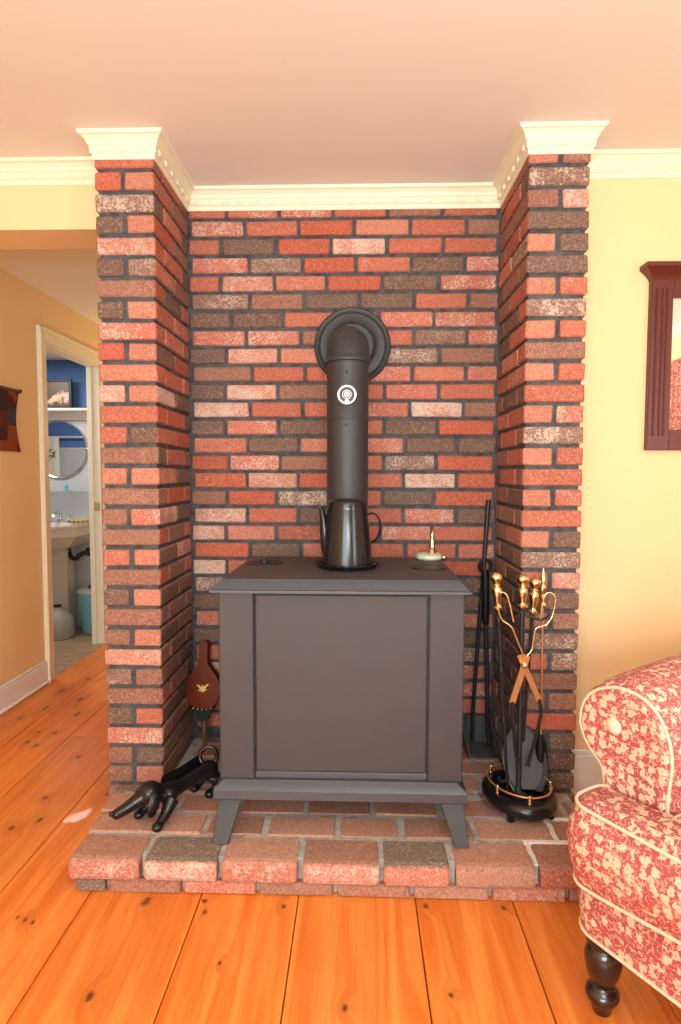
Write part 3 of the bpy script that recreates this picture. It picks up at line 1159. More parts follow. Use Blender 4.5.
leg(-0.428, -0.356, -0.433, -0.386, 1.815, 1.855, 1.745, 1.775)
leg(0.253, 0.323, 0.289, 0.332, 1.815, 1.855, 1.750, 1.78)
leg(-0.428, -0.356, -0.433, -0.386, 2.31, 2.35, 2.385, 2.415)
leg(0.253, 0.323, 0.289, 0.332, 2.31, 2.35, 2.385, 2.415)
for (x, y, r, kn) in ((-0.338, 2.17, 0.066, True), (0.240, 2.085, 0.062, False)):
    bm = new()
    lathe(bm, [(0, 0.894), (r, 0.894), (r, 0.897), (r - .003, 0.899), (r - .012, 0.899), (r - .014, .8975), (0, 0.8975)], (x, y, 0), 36)
    ld = obj('cook_lid', bm, 'blackiron', st, st, smooth=30)
    if kn:
        bm = new()
        lathe(bm, [(0.018, 0.898), (0.016, 0.904), (0.010, 0.906), (0.010, 0.912), (0, 0.914)], (x, y, 0), 16)
        tube(bm, [(x - .028, y, .903), (x, y, .905), (x + .03, y - .008, .903)], .003, 8)
        obj('lid_knob', bm, 'blackiron', ld, st, smooth=40)
# stub collar at the back of the top for the flue
# ------------------------------------------------------------------ stove pipe
PX, PY, PR = -0.042, 2.285, 0.0775
sp = thing('stove_pipe', (PX, PY, 0.896), 'black steel stove pipe rising from the stove and turning into the brick wall', 'pipe')
bm = new()
lathe(bm, [(PR - .004, 0.8955), (PR + .006, 0.8955), (PR + .006, 0.925), (PR - .001, 0.927), (PR - .001, 1.412), (PR + .0008, 1.414), (PR + .0008, 1.418), (PR, 1.42), (PR, 1.63), (PR - .004, 1.631)], (PX, PY, 0), 48)
pp = obj('pipe', bm, 'pipe', sp, sp, smooth=40)
for z in (1.392, 1.581):
    bm = new()
    lathe(bm, [(0.005, -0.001), (0.005, 0.002), (0.002, 0.0035), (0, 0.0035)], mat=Matrix.Translation((PX - 0.002, PY - PR, z)) @ Matrix.Rotation(PI / 2, 4, 'X'), n=10)
    obj('screw', bm, 'blackiron', pp, sp, smooth=40)
bm = new()
loops = []
R = 0.105
for z in (1.598, 1.600):
    pass
secs = [((PX, PY, 1.622), 0.0, PR + .003), ((PX, PY, 1.625), 0.0, PR + .0065), ((PX, PY, 1.633), 0.0, PR + .0065), ((PX, PY, 1.638), 0.0, PR + .002)]
for i in range(0, 9):
    a = PI / 2 * i / 8
    secs.append(((PX, PY + R * (1 - math.cos(a)), 1.640 + R * math.sin(a) * 0.58), a, PR + .001))
secs.append(((PX, YA - 0.01, 1.640 + R * 0.58), PI / 2, PR))
for c, a, r in secs:
    c = Vector(c)
    ux = Vector((1, 0, 0))
    uy = Vector((0, math.cos(a), -math.sin(a)))
    loops.append([c + ux * r * math.cos(2 * PI * k / 40) + uy * r * math.sin(2 * PI * k / 40) for k in range(40)])
loft(bm, loops)
obj('elbow', bm, 'pipe', sp, sp, smooth=40)
bm = new()
mt = Matrix.Translation((-0.027, YA, 1.727)) @ Matrix.Rotation(PI / 2, 4, 'X')
lathe(bm, [(0.0, 0.004), (0.148, 0.002), (0.153, 0.008), (0.153, 0.018), (0.146, 0.024), (0.136, 0.022), (0.128, 0.015), (0.104, 0.015), (0.088, 0.024), (0.082, 0.036), (0.0, 0.036)], mat=mt, n=64)
obj('wall_collar', bm, 'pipe', sp, sp, smooth=40)
# magnetic thermometer on the pipe
TY = PY - PR - 0.0005
th = thing('pipe_thermometer', (PX - 0.001, TY, 1.498), 'round white and black dial thermometer stuck on the stove pipe', 'thermometer')
RX = Matrix.Rotation(PI / 2, 4, 'X')
bm = new()
lathe(bm, [(0.0, 0), (0.036, 0), (0.036, 0.006), (0.034, 0.008), (0.0, 0.008)], mat=Matrix.Translation((PX - .001, TY, 1.498)) @ RX, n=40)
obj('dial', bm, 'blackiron', th, th, smooth=40)
bm = new()
lathe(bm, [(0.0275, 0.008), (0.0340, 0.008), (0.0340, 0.0105), (0.0275, 0.0105), (0.0275, 0.008)], mat=Matrix.Translation((PX - .001, TY, 1.498)) @ RX, n=40, cap=False)
obj('dial_rim', bm, 'dialwhite', th, th, smooth=40)
bm = new()
lathe(bm, [(0.007, 0.008), (0.0105, 0.008), (0.0105, 0.010), (0.007, 0.010), (0.007, 0.008)], mat=Matrix.Translation((PX - .001, TY, 1.499)) @ RX, n=24, cap=False)
lathe(bm, [(0.004, 0.008), (0.004, 0.012), (0, 0.012)], mat=Matrix.Translation((PX - .001, TY, 1.499)) @ RX, n=12)
lathe(bm, [(0.0145, 0.008), (0.0165, 0.008), (0.0165, 0.0098), (0.0145, 0.0098), (0.0145, 0.008)], mat=Matrix.Translation((PX - .001, TY, 1.499)) @ RX, n=28, cap=False)
obj('coil_spring', bm, 'dialwhite', th, th, smooth=40)
bm = new()
box(bm, PX - .009, PX + .007, TY - .0105, TY - .006, 1.471, 1.481, .002)
obj('scale_block', bm, 'dialwhite', th, th)

# ------------------------------------------------------------------ coffee pot on its trivet
CX, CY, CZ = -0.038, 2.075, 0.895
tv = thing('iron_trivet', (CX, CY, CZ), 'low black iron trivet under the speckled enamel coffee pot', 'trivet')
bm = new()
n = 48
loops = []
for (r, z) in ((0.070, .902), (0.090, .901), (0.099, .903), (0.104, .909), (0.1035, .914), (0.098, .914), (0.092, .909), (0.070, .909)):
    loops.append([Vector((CX + r * (1 + 0.03 * math.cos(8 * 2 * PI * k / n)) * math.cos(2 * PI * k / n), CY + r * (1 + 0.03 * math.cos(8 * 2 * PI * k / n)) * math.sin(2 * PI * k / n), z)) for k in range(n)])
loft(bm, loops, True, True)
obj('plate', bm, 'castblack', tv, tv, smooth=50)
for k in range(4):
    a = PI / 4 + k * PI / 2 + 0.75
    bm = new()
    lathe(bm, [(0.006, 0.8955), (0.008, 0.900), (0.007, 0.904)], (CX + 0.09 * math.cos(a), CY + 0.09 * math.sin(a), 0), 10)
    obj('foot', bm, 'castblack', tv, tv, smooth=50)
pot = thing('coffee_pot', (CX, CY, 0.910), 'tall speckled black enamel coffee pot standing on the stove', 'coffee pot')
bm = new()
lathe(bm, [(0, .910), (0.084, .910), (0.087, .914), (0.0865, .922), (0.0835, .960), (0.0755, 1.03), (0.068, 1.095), (0.0655, 1.108), (0.0665, 1.112), (0.0655, 1.115), (0.060, 1.114)], (CX, CY, 0), 56)
obj('body', bm, 'enamel', pot, pot, smooth=40)
bm = new()
lathe(bm, [(0.064, 1.115), (0.0645, 1.118), (0.058, 1.126), (0.040, 1.131), (0.012, 1.133), (0.0, 1.133)], (CX, CY, 0), 48)
obj('lid', bm, 'enamel', pot, pot, smooth=50)
bm = new()
sx = [(-.072, .935, .016), (-.074, .97, .022), (-.077, 1.02, .021), (-.081, 1.06, .017), (-.087, 1.09, .012), (-.092, 1.102, .009)]
tube(bm, [(CX + a, CY, z) for a, z, r in sx], [r for a, z, r in sx], 16, flat=0.8)
obj('spout', bm, 'enamel', pot, pot, smooth=50)
bm = new()
hp = smooth_path([(CX + .066, CY, 1.076), (CX + .086, CY, 1.082), (CX + .104, CY, 1.070), (CX + .113, CY, 1.04), (CX + .108, CY, 1.01), (CX + .092, CY, .987), (CX + .077, CY, .980)], 5)
tube(bm, hp, 0.0055, 10, flat=0.6)
obj('handle', bm, 'enamel', pot, pot, smooth=50)

# small ornament on the stove
OX, OY, OZ = 0.266, 2.30, 0.895
orn = thing('brass_ornament', (OX, OY, OZ), 'small brass spike ornament on pale green stone base, right side of stove top', 'ornament')
bm = new()
lathe(bm, [(0, OZ + .001), (0.046, OZ + .001), (0.051, OZ + .006), (0.050, OZ + .018), (0.040, OZ + .024), (0.0, OZ + .026)], (OX, OY, 0), 32)
obj('base', bm, 'onyx', orn, orn, smooth=40)
bm = new()
lathe(bm, [(0.019, OZ + .025), (0.016, OZ + .03), (0.011, OZ + .038), (0.013, OZ + .048), (0.009, OZ + .06), (0.010, OZ + .072), (0.006, OZ + .078), (0.0045, OZ + .10), (0.006, OZ + .108), (0, OZ + .116)], (OX + .012, OY, 0), 18)
tube(bm, [(OX + .012, OY, OZ + .09), (OX + .026, OY - .004, OZ + .112), (OX + .034, OY - .006, OZ + .122)], .0025, 8)
obj('spike', bm, 'brass', orn, orn, smooth=40)
bm = new()
ball(bm, (OX + .052, OY - .035, OZ + .0115), .0105)
tube(bm, [(OX + .03, OY - .02, OZ + .013), (OX + .052, OY - .035, OZ + .0115)], .003, 8)
obj('bead', bm, 'brass', orn, orn, smooth=60)

# ------------------------------------------------------------------ fireplace tool stand and tools
TX, TYC = 0.537, 1.99
BZ = HZ + 0.022
ts = thing('fire_tool_stand', (TX, TYC, HZ), 'round black fire tool stand with brass rail and tall post, beside right pier', 'tool stand')
OVY = 1.24      # the base is oval, longer towards the room
OV = Matrix.Translation((TX, TYC, 0)) @ Matrix.Rotation(0.35, 4, 'Z') @ Matrix.Diagonal((1, OVY, 1, 1))
def ovp(r, a, z): return OV @ Vector((r * math.cos(a), r * math.sin(a), z))
bm = new()
lathe(bm, [(0, BZ), (0.096, BZ), (0.106, BZ + .004), (0.112, BZ + .014), (0.113, BZ + .026), (0.107, BZ + .040), (0.095, BZ + .047), (0.082, BZ + .045), (0.076, BZ + .034), (0.068, BZ + .018), (0, BZ + .016)], n=56, mat=OV)
bs = obj('base', bm, 'castblack', ts, ts, smooth=40)
for k in range(4):
    a = PI / 4 + k * PI / 2 - 0.15
    bm = new()
    p = ovp(.094, a, 0)
    lathe(bm, [(0.010, HZ + .001), (0.013, HZ + .004), (0.012, HZ + .014), (0.015, BZ + .006)], (p.x, p.y, 0), 12)
    obj('foot', bm, 'castblack', ts, ts, smooth=40)
bm = new()
tube(bm, [ovp(.095, 2 * PI * k / 56, BZ + .070) for k in range(56)], .0028, 8, True)
rl = obj('rail', bm, 'copper', ts, ts, smooth=60)
for a in (-1.95, -0.45, 0.8, 2.0, 3.3):
    bm = new()
    p = ovp(.095, a, 0)
    lathe(bm, [(0.004, BZ + .044), (0.005, BZ + .048), (0.006, BZ + .053), (0.0035, BZ + .057), (0.006, BZ + .062), (0.0035, BZ + .066), (0.0055, BZ + .071), (0.004, BZ + .076), (0, BZ + .079)], (p.x, p.y, 0), 10)
    obj('rail_post', bm, 'brass', rl, ts, smooth=60)
bm = new()
lathe(bm, [(0.030, BZ + .016), (0.028, BZ + .026), (0.014, BZ + .034), (0.0085, BZ + .05), (0.0085, 0.775), (0.012, 0.778), (0.012, 0.788), (0.006, 0.79)], (TX, TYC, 0), 16)
obj('post', bm, 'blackiron', ts, ts, smooth=40)
BAL = [(0.011, 0), (0.016, .005), (0.016, .011), (0.010, .016), (0.0095, .024), (0.0135, .045), (0.0165, .062), (0.015, .074), (0.009, .081), (0.014, .086), (0.009, .091), (0.011, .096), (0.018, .105), (0.0195, .114), (0.015, .124), (0.007, .130), (0, .131)]
bm = new()
lathe(bm, [(r, 0.778 + z * 0.86) for r, z in BAL], (TX, TYC, 0), 20)
obj('post_finial', bm, 'brass', ts, ts, smooth=50)
bm = new()
for a in (-2.55, -0.55, 0.75, 2.3):
    dx, dy = math.cos(a), math.sin(a)
    pts = smooth_path([(TX + dx * r, TYC + dy * r, z) for r, z in ((0.006, .765), (.03, .752), (.058, .748), (.078, .757), (.084, .772))], 4)
    tube(bm, pts, .0042, 8)
obj('hook_arm', bm, 'blackiron', ts, ts, smooth=60)


def tool_mat(top, bot):
    top, bot = Vector(top), Vector(bot)
    z = (top - bot).normalized()
    x = Vector((1, 0, 0))
    x = (x - z * x.dot(z)).normalized()
    y = z.cross(x)
    m = Matrix((x, y, z)).transposed().to_4x4()
    m.translation = bot
    return m, (top - bot).length


# poker
top, bot = (0.441, 1.955, 0.903), (0.498, 1.975, BZ + .03)
m, L = tool_mat(top, bot)
pk = thing('fire_poker', bot, 'leftmost fire iron on the stand, dark rod with brass baluster knob', 'fire poker')
bm = new(); lathe(bm, [(0.003, 0), (0.0058, .02), (0.0058, L - .115)], mat=m, n=12)
for zz in (0.25, 0.42, L - .16):
    lathe(bm, [(0.0055, zz - .012), (0.0095, zz), (0.0055, zz + .012)], mat=m, n=12)
hk = m @ Vector((0, 0, 0.05))
tube(bm, smooth_path([hk, hk + Vector((-.018, -.006, -.006)), hk + Vector((-.03, -.01, .012))], 4), .005, 8)
obj('rod', bm, 'blackiron', pk, pk, smooth=40)
bm = new(); lathe(bm, [(r, L - .125 + z * .95) for r, z in BAL], mat=m, n=20)
obj('knob', bm, 'brass', pk, pk, smooth=50)

# shovel standing with its pan against the rail
top, bot = (0.592, 2.04, 0.872), (0.567, 2.055, 0.335)
m, L = tool_mat(top, bot)
sh = thing('fire_shovel', (0.567, 2.05, BZ + .02), 'fire shovel on the stand with rounded black pan and brass baluster knob', 'fire shovel')
bm = new(); lathe(bm, [(0.0075, -.03), (0.006, .02), (0.006, L - .115)], mat=m, n=12)
obj('rod', bm, 'blackiron', sh, sh, smooth=40)
bm = new(); lathe(bm, [(r, L - .125 + z * .95) for r, z in BAL], mat=m, n=20)
obj('knob', bm, 'brass', sh, sh, smooth=50)
bm = new()
def pan_loop(off, grow):
    out = []
    for k in range(28):
        a = 2 * PI * k / 28
        x = (0.064 + grow) * math.cos(a)
        z = (0.10 + grow) * math.sin(a)
        if z < -0.085: z = -0.085
        if z > 0: x *= 1 - 0.25 * (z / 0.1) ** 3
        out.append(Vector((0.567 + x, 2.048 + off + 0.05 * (z / 0.1), 0.247 + z)))
    return out
loft(bm, [pan_loop(0.0, 0.006), pan_loop(-.018, 0.010), pan_loop(-.019, 0.006), pan_loop(-.004, -0.002)])
obj('pan', bm, 'pangrey', sh, sh, smooth=35)

# brush: spired finial, hangs behind the shovel
top, bot = (0.622, 2.055, 0.905), (0.628, 2.06, 0.315)
m, L = tool_mat(top, bot)
br = thing('hearth_brush', (0.628, 2.06, BZ + .05), 'hearth brush on the stand with pointed brass finial, at its right', 'brush')
bm = new(); lathe(bm, [(0.0032, 0), (0.0032, L - .13)], mat=m, n=12)
obj('rod', bm, 'copper', br, br, smooth=40)
bm = new()
lathe(bm, [(0.006, L - .14), (0.011, L - .135), (0.012, L - .125), (0.006, L - .118), (0.010, L - .108), (0.012, L - .10), (0.006, L - .092), (0.010, L - .08), (0.012, L - .066), (0.008, L - .055), (0.011, L - .047), (0.008, L - .04), (0.005, L - .02), (0.002, L - .004), (0, L)], mat=m, n=18)
obj('finial', bm, 'brass', br, br, smooth=50)
bm = new()
lathe(bm, [(0, -.12), (0.021, -.12), (0.024, -.07), (0.018, -.02), (0.012, -.005), (0.008, .01), (0, .012)], mat=m, n=18)
obj('bristle_head', bm, 'leather', br, br, smooth=50)
# central slab: the flat iron grip of the tongs stands inside the rail
# tongs with loop handles
tg = thing('fire_tongs', (0.531, 1.945, BZ + .05), 'scissor fire tongs with thin brass loop handles crossing at coppery shanks', 'tongs')
TYP = 1.945
def tp(px, py, dy=0.0): return (0.531 + (px - 521) * 0.0033, TYP + dy, 0.588 + (668 - py) * 0.00325)
bm = new()
tube(bm, smooth_path([tp(523, 660), tp(520, 651), tp(513, 634), tp(509.5, 626), tp(505, 622), tp(499, 617), tp(494.5, 600), tp(496, 592.5), tp(500.5, 591), tp(505, 596), tp(511, 620)], 5), .0028, 8)
obj('handle', bm, 'brass', tg, tg, smooth=60)
bm = new()
tube(bm, smooth_path([tp(520, 660, .008), tp(529, 650, .008), tp(531, 640, .008), tp(533, 628, .008), tp(539, 625, .008), tp(543.5, 623, .008), tp(549, 614, .008), tp(551.5, 598, .008), tp(548, 592, .008), tp(543, 592, .008), tp(540, 598, .008), tp(537.5, 618, .008)], 5), .0028, 8)
obj('handle', bm, 'brass', tg, tg, smooth=60)
def flatbar(name, a, b, wd, th_, mat):
    a, b = Vector(a), Vector(b)
    d = (b - a).normalized()
    n_ = Vector((d.z, 0, -d.x)).normalized()
    y_ = Vector((0, th_, 0))
    bm = new()
    loft(bm, [[p - n_ * wd - y_, p + n_ * wd - y_, p + n_ * wd + y_, p - n_ * wd + y_] for p in (a, (a + b) / 2, b)])
    bmesh.ops.bevel(bm, geom=bm.edges[:], offset=0.0015, segments=1, affect='EDGES')
    return obj(name, bm, mat, tg, tg)
flatbar('shank', tp(525, 654), tp(511, 702), .010, .0035, 'copper')
flatbar('shank', tp(518, 654, .008), tp(538, 700, .008), .009, .0035, 'copper')
bm = new()
lathe(bm, [(0.0, 0), (0.009, 0), (0.009, .010), (0.005, .014), (0, .015)], mat=Matrix.Translation(Vector(tp(522, 663, -.003))) @ RX, n=14)
obj('pivot', bm, 'brass', tg, tg, smooth=40)
bm = new()
tube(bm, smooth_path([tp(538, 698, .008), tp(540, 715, .01), tp(535, 745, .02), tp(530, 770, .03)], 5), [.006] * 15 + [.009], 8)
obj('claw', bm, 'blackiron', tg, tg, smooth=60)
bm = new()
tube(bm, smooth_path([tp(511.5, 700), tp(513, 720, .005), tp(517, 750, .02), tp(521, 772, .03)], 5), [.006] * 15 + [.009], 8)
obj('claw', bm, 'blackiron', tg, tg, smooth=60)

# ash shovel and long poker leaning in the corner
asv = thing('ash_shovel', (0.50, 2.40, HZ), 'long handled black ash shovel lying on the hearth in the alcove corner', 'ash shovel')
bm = new()
out = [(0.437, 2.335), (0.545, 2.335), (0.547, 2.46), (0.51, 2.485), (0.455, 2.485), (0.425, 2.46)]
loft(bm, [[Vector((x, y, HZ + .002)) for x, y in out], [Vector((x, y, HZ + .005)) for x, y in out]])
def wall(a, b, h0, h1):
    a, b = Vector(a + (HZ + .003,)), Vector(b + (HZ + .003,))
    d = (b - a).normalized(); n_ = Vector((-d.y, d.x, 0)) * .002
    loft(bm, [[a - n_, a + n_, a + n_ + Vector((0, 0, h0)), a - n_ + Vector((0, 0, h0))], [b - n_, b + n_, b + n_ + Vector((0, 0, h1)), b - n_ + Vector((0, 0, h1))]])
wall(out[0], out[5], .012, .10); wall(out[5], out[4], .10, .11); wall(out[4], out[3], .11, .11); wall(out[3], out[2], .11, .10); wall(out[2], out[1], .10, .012)
obj('pan', bm, 'pangrey', asv, asv)
bm = new()
tube(bm, [(0.468, 2.45, HZ + .02), (0.470, 2.452, .24), (0.505, 2.462, .82), (0.523, 2.47, 1.115)], [.008, .0075, .0075, .010], 10)
obj('handle', bm, 'blackiron', asv, asv, smooth=40)
lp = thing('long_poker', (0.525, 2.43, HZ), 'black iron poker with thick grip leaning in the corner beside the ash shovel', 'poker')
bm = new()
tube(bm, [(0.532, 2.425, HZ + .003), (0.528, 2.43, .16), (0.520, 2.445, .5), (0.517, 2.452, .62)], [.004, .008, .0085, .009], 10)
obj('rod', bm, 'blackiron', lp, lp, smooth=40)
bm = new()
tube(bm, [(0.517, 2.452, .61), (0.515, 2.455, .63), (0.513, 2.46, .81), (0.512, 2.462, .83)], [.012, .016, .017, .012], 12)
tube(bm, [(0.512 + .024 * math.cos(2 * PI * k / 20), 2.462, .845 + .024 * math.sin(2 * PI * k / 20)) for k in range(20)], .006, 8, True)
obj('grip', bm, 'leather', lp, lp, smooth=60)

# ------------------------------------------------------------------ bellows
bl = thing('fireplace_bellows', (-0.627, 2.43, HZ), 'mahogany fireplace bellows with gold bird standing nozzle down behind the stove', 'bellows')
def bel(s, t_, d):   # s across, t_ up along the board, d depth towards the viewer
    b0 = Vector((-0.627, 2.405, HZ + .002)); ax = Vector((-0.004, 0.055, 0.42)).normalized()
    n_ = Vector((0, -ax.z, ax.y)).normalized()
    return b0 + Vector((1, 0, 0)) * s + ax * t_ + n_ * d
half = [(0.014, .135), (0.030, .150), (0.052, .175), (0.066, .205), (0.0695, .235), (0.064, .265), (0.050, .290), (0.032, .312), (0.021, .330), (0.0165, .350), (0.0165, .385), (0.019, .402), (0.016, .416), (0.008, .423)]
outl = half + [(-a, b) for a, b in half[::-1]]
for i, (d0, d1) in enumerate(((0.018, 0.028), (-0.024, -0.014))):
    bm = new()
    loft(bm, [[bel(a, b, d0) for a, b in outl], [bel(a, b, d1) for a, b in outl]])
    bmesh.ops.bevel(bm, geom=[e for e in bm.edges if not e.is_manifold or e.calc_face_angle(0) > 0.9], offset=0.0025, segments=2, affect='EDGES')
    brd = obj('board', bm, 'mahogany', bl, bl, smooth=50)
    if i == 0: board = brd
bm = new()
inn = [(a * .95, b) for a, b in half[:9]]
inn = inn + [(-a, b) for a, b in inn[::-1]]
loft(bm, [[bel(a * 1.0, b, -.014) for a, b in inn], [bel(a * .86, b, -.004) for a, b in inn], [bel(a * 1.0, b, .002) for a, b in inn], [bel(a * .86, b, .010) for a, b in inn], [bel(a, b, .018) for a, b in inn]])
obj('gusset', bm, 'leather', bl, bl, smooth=50)
bm = new()
cf = [(0.018, .105), (0.030, .130), (0.046, .155), (0.044, .165), (0.03, .158), (0.0, .156)]
cf = cf + [(-a, b) for a, b in cf[-2::-1]]
loft(bm, [[bel(a * .9, b, -.028) for a, b in cf], [bel(a, b, 0) for a, b in cf], [bel(a * .92, b, .031) for a, b in cf]])
obj('leather_collar', bm, 'leather', bl, bl, smooth=50)
for a, b in ((-.036, .157), (-.018, .153), (0.0, .152), (.018, .153), (.036, .157)):
    bm = new()
    ball(bm, bel(a, b, .0325), .0042, 10)
    obj('stud', bm, 'brass', bl, bl, smooth=60)
bm = new()
mb_ = Matrix.Translation(bel(0, 0, 0))
axv = (bel(0, 1, 0) - bel(0, 0, 0)).normalized()
q = Vector((0, 0, 1)).rotation_difference(axv).to_matrix().to_4x4()
lathe(bm, [(0.006, .001), (0.0075, .004), (0.009, .05), (0.013, .09), (0.016, .112), (0.012, .114)], mat=mb_ @ q, n=18)
obj('nozzle', bm, 'brass', bl, bl, smooth=40)
bm = new()
bird = [(-.026, .249), (-.016, .250), (-.006, .240), (-.002, .247), (.004, .247), (.005, .241), (.018, .253), (.027, .252), (.018, .243), (.010, .234), (.020, .229), (.010, .228), (.006, .219), (.001, .224), (-.005, .219), (-.006, .226), (-.020, .225), (-.011, .232), (-.016, .240)]
loft(bm, [[bel(a, b, .0275) for a, b in bird], [bel(a, b, .0292) for a, b in bird]])
obj('bird_motif', bm, 'gold', board, bl)

# ------------------------------------------------------------------ cast iron dachshund
dg = thing('dachshund_figurine', (-0.58, 1.93, HZ), 'black cast iron dachshund boot scraper with looped tail on the hearth', 'figurine')
bm = new()
def limb(pts, rad, sub=4):
    P = smooth_path(pts, sub)
    n_ = len(rad) - 1
    r_ = []
    for i in range(len(P)):
        t_ = i / (len(P) - 1) * n_
        k = min(int(t_), n_ - 1)
        r_.append(rad[k] + (rad[k + 1] - rad[k]) * (t_ - k))
    tube(bm, P, r_, 14)
limb([(-.503, 2.064, .188), (-.516, 2.042, .194), (-.548, 2.00, .192), (-.585, 1.95, .184), (-.615, 1.910, .184), (-.640, 1.885, .193)], [.022, .031, .025, .0245, .033, .027])
ball(bm, (-.515, 2.042, .186), .034, 14)
ball(bm, (-.616, 1.906, .178), .035, 14)
ball(bm, (-.660, 1.864, .203), .039, 16, .92)
limb([(-.635, 1.888, .192), (-.650, 1.874, .198)], [.028, .027])
limb([(-.675, 1.852, .196), (-.700, 1.835, .183), (-.724, 1.819, .171), (-.745, 1.806, .162)], [.029, .022, .0185, .0165])
ball(bm, (-.743, 1.807, .163), .0185, 12, .9)
for c in ([(-.596, 1.880, .172), (-.604, 1.848, .146), (-.613, 1.820, .130), (-.618, 1.806, .1245)], [(-.648, 1.912, .172), (-.675, 1.903, .146), (-.692, 1.885, .130), (-.700, 1.875, .1245)],
          [(-.494, 2.034, .172), (-.486, 2.034, .147), (-.494, 2.022, .130), (-.505, 2.008, .1235)], [(-.538, 2.064, .172), (-.548, 2.070, .147), (-.556, 2.058, .130), (-.566, 2.045, .1235)]):
    limb(c, [.026, .018, .014, .015])
    ball(bm, (c[3][0], c[3][1], HZ + .0155), .0185, 12, .8)
bmesh.ops.recalc_face_normals(bm, faces=bm.faces[:])
body = obj('body', bm, 'castblack', dg, dg)
rm = body.modifiers.new('remesh', 'REMESH')
rm.mode = 'VOXEL'
rm.voxel_size = 0.0035
smo = body.modifiers.new('smooth', 'SMOOTH')
smo.iterations = 5
me2 = bpy.data.meshes.new_from_object(body.evaluated_get(bpy.context.evaluated_depsgraph_get()))
body.modifiers.clear()
body.data = me2
me2.name = 'body'
for p in me2.polygons: p.use_smooth = True
bm = new()
tl = [(-.512, 2.058, .200), (-.494, 2.066, .218), (-.496, 2.068, .246), (-.518, 2.068, .262), (-.542, 2.064, .252), (-.550, 2.058, .228), (-.540, 2.052, .210), (-.524, 2.050, .206)]
tube(bm, smooth_path(tl, 6), .0075, 10)
obj('tail', bm, 'castblack', dg, dg, smooth=60)
ax = Vector((-.64, -.77, 0)).normalized(); sd = Vector((-ax.y, ax.x, 0))
hd = Vector((-.660, 1.864, .203))
for s in (1, -1):
    bm = new()
    loops = []
    for (fo, so, z, wd, th_) in ((.000, .024, .022, .008, .005), (.004, .036, .008, .018, .008), (.010, .042, -.012, .022, .009), (.016, .044, -.034, .021, .008), (.020, .043, -.052, .013, .006), (.021, .042, -.058, .004, .003)):
        c = hd + ax * fo + sd * so * s + Vector((0, 0, z))
        loops.append([c + ax * wd * math.cos(2 * PI * k / 14) + sd * th_ * math.sin(2 * PI * k / 14) for k in range(14)])
    loft(bm, loops)
    obj('ear', bm, 'castblack', dg, dg, smooth=60)
bm = new()
ball(bm, (-.757, 1.797, .168), .008, 12)
obj('nose', bm, 'castblack', dg, dg, smooth=60)
a0, a1 = Vector((-.642, 1.920, 0)), Vector((-.552, 2.058, 0))
bn_ = Vector((-.84, .54, 0)) * .0025
bm = new()
lp_ = [(0.0, .214), (0.04, .226), (0.5, .226), (0.97, .236), (1.0, .228), (1.0, .200), (0.5, .180), (0.0, .175)]
loft(bm, [[a0.lerp(a1, t) + bn_ * q + Vector((0, 0, z)) for t, z in lp_] for q in (-1, 1)])
obj('scraper_blade', bm, 'castblack', dg, dg)
for s in (1, -1):
    bm = new()
    ball(bm, hd + ax * .036 + sd * .019 * s + Vector((0, 0, .010)), .0042, 8)
    obj('eye', bm, 'blackiron', dg, dg, smooth=60)

# ------------------------------------------------------------------ wall mirror on the right
MY = YW - 0.001
mr = thing('wall_mirror', (1.30, MY, 1.304), 'oxblood red wooden framed mirror with cornice hung on yellow wall', 'mirror')
x0, x1, z0, z1 = 1.036, 1.58, 1.304, 1.908
bm = new()
fwid = 0.078
for (a, b, c, d) in ((x0, x0 + fwid, z0, z1), (x1 - fwid, x1, z0, z1), (x0 + fwid, x1 - fwid, z0, z0 + .072), (x0 + fwid, x1 - fwid, z1 - .064, z1)):
    box(bm, a, b, MY - .024, MY, c, d, .002)
for (a, b) in ((x0 + .016, x0 + .024), (x0 + .036, x0 + .044), (x0 + .052, x0 + .060), (x1 - .024, x1 - .016), (x1 - .044, x1 - .036), (x1 - .060, x1 - .052)):
    box(bm, a, b, MY - .029, MY - .022, z0 + .05, z1 - .03, .003)
obj('frame', bm, 'redframe', mr, mr)
bm = new()
pf = [(0, 1.904), (.026, 1.904), (.030, 1.912), (.038, 1.922), (.052, 1.936), (.060, 1.942), (.060, 1.957), (0, 1.957)]
loops = []
for (d, z) in pf:
    e = max(0, d - .026)
    loops.append([Vector((x0 - e, MY - d, z)), Vector((x1 + e, MY - d, z)), Vector((x1 + e, MY, z)), Vector((x0 - e, MY, z))])
loft(bm, loops[1:-1])
obj('cornice', bm, 'redframe', mr, mr)
bm = new()
box(bm, x0 + fwid - .004, x1 - fwid + .004, MY - .012, MY - .008, z0 + .068, z1 - .06, .0005)
obj('glass', bm, 'mirror', mr, mr)

# floral curtain on the right wall window (seen in the mirror)
def drape(name, y0, y1, z0, z1, amp, label):
    bm = new()
    n = 40
    rows_ = []
    for d in (0.0, 0.006):
        for k in range(2):
            pass
    loops = []
    for k in range(n + 1):
        y = y0 + (y1 - y0) * k / n
        x = XR - 0.075 + amp * math.sin(k * 1.3)
        zb = z0 + 0.02 * math.sin(k * 1.3 + 1)
        loops.append([Vector((x, y, zb)), Vector((x + .005, y, zb)), Vector((x + .005, y, z1)), Vector((x, y, z1))])
    loft(bm, loops)
    return solo(name, bm, 'fabric', (XR - .075, (y0 + y1) / 2, z0), label, 'curtain', smooth=60)
drape('floral_curtain', -0.60, -0.02, 0.35, 2.06, .014, 'red floral curtain hanging at the side window, reflected in the wall mirror')
drape('window_valance', -1.85, -0.63, 1.86, 2.08, .012, 'red floral valance across the top of the side window')

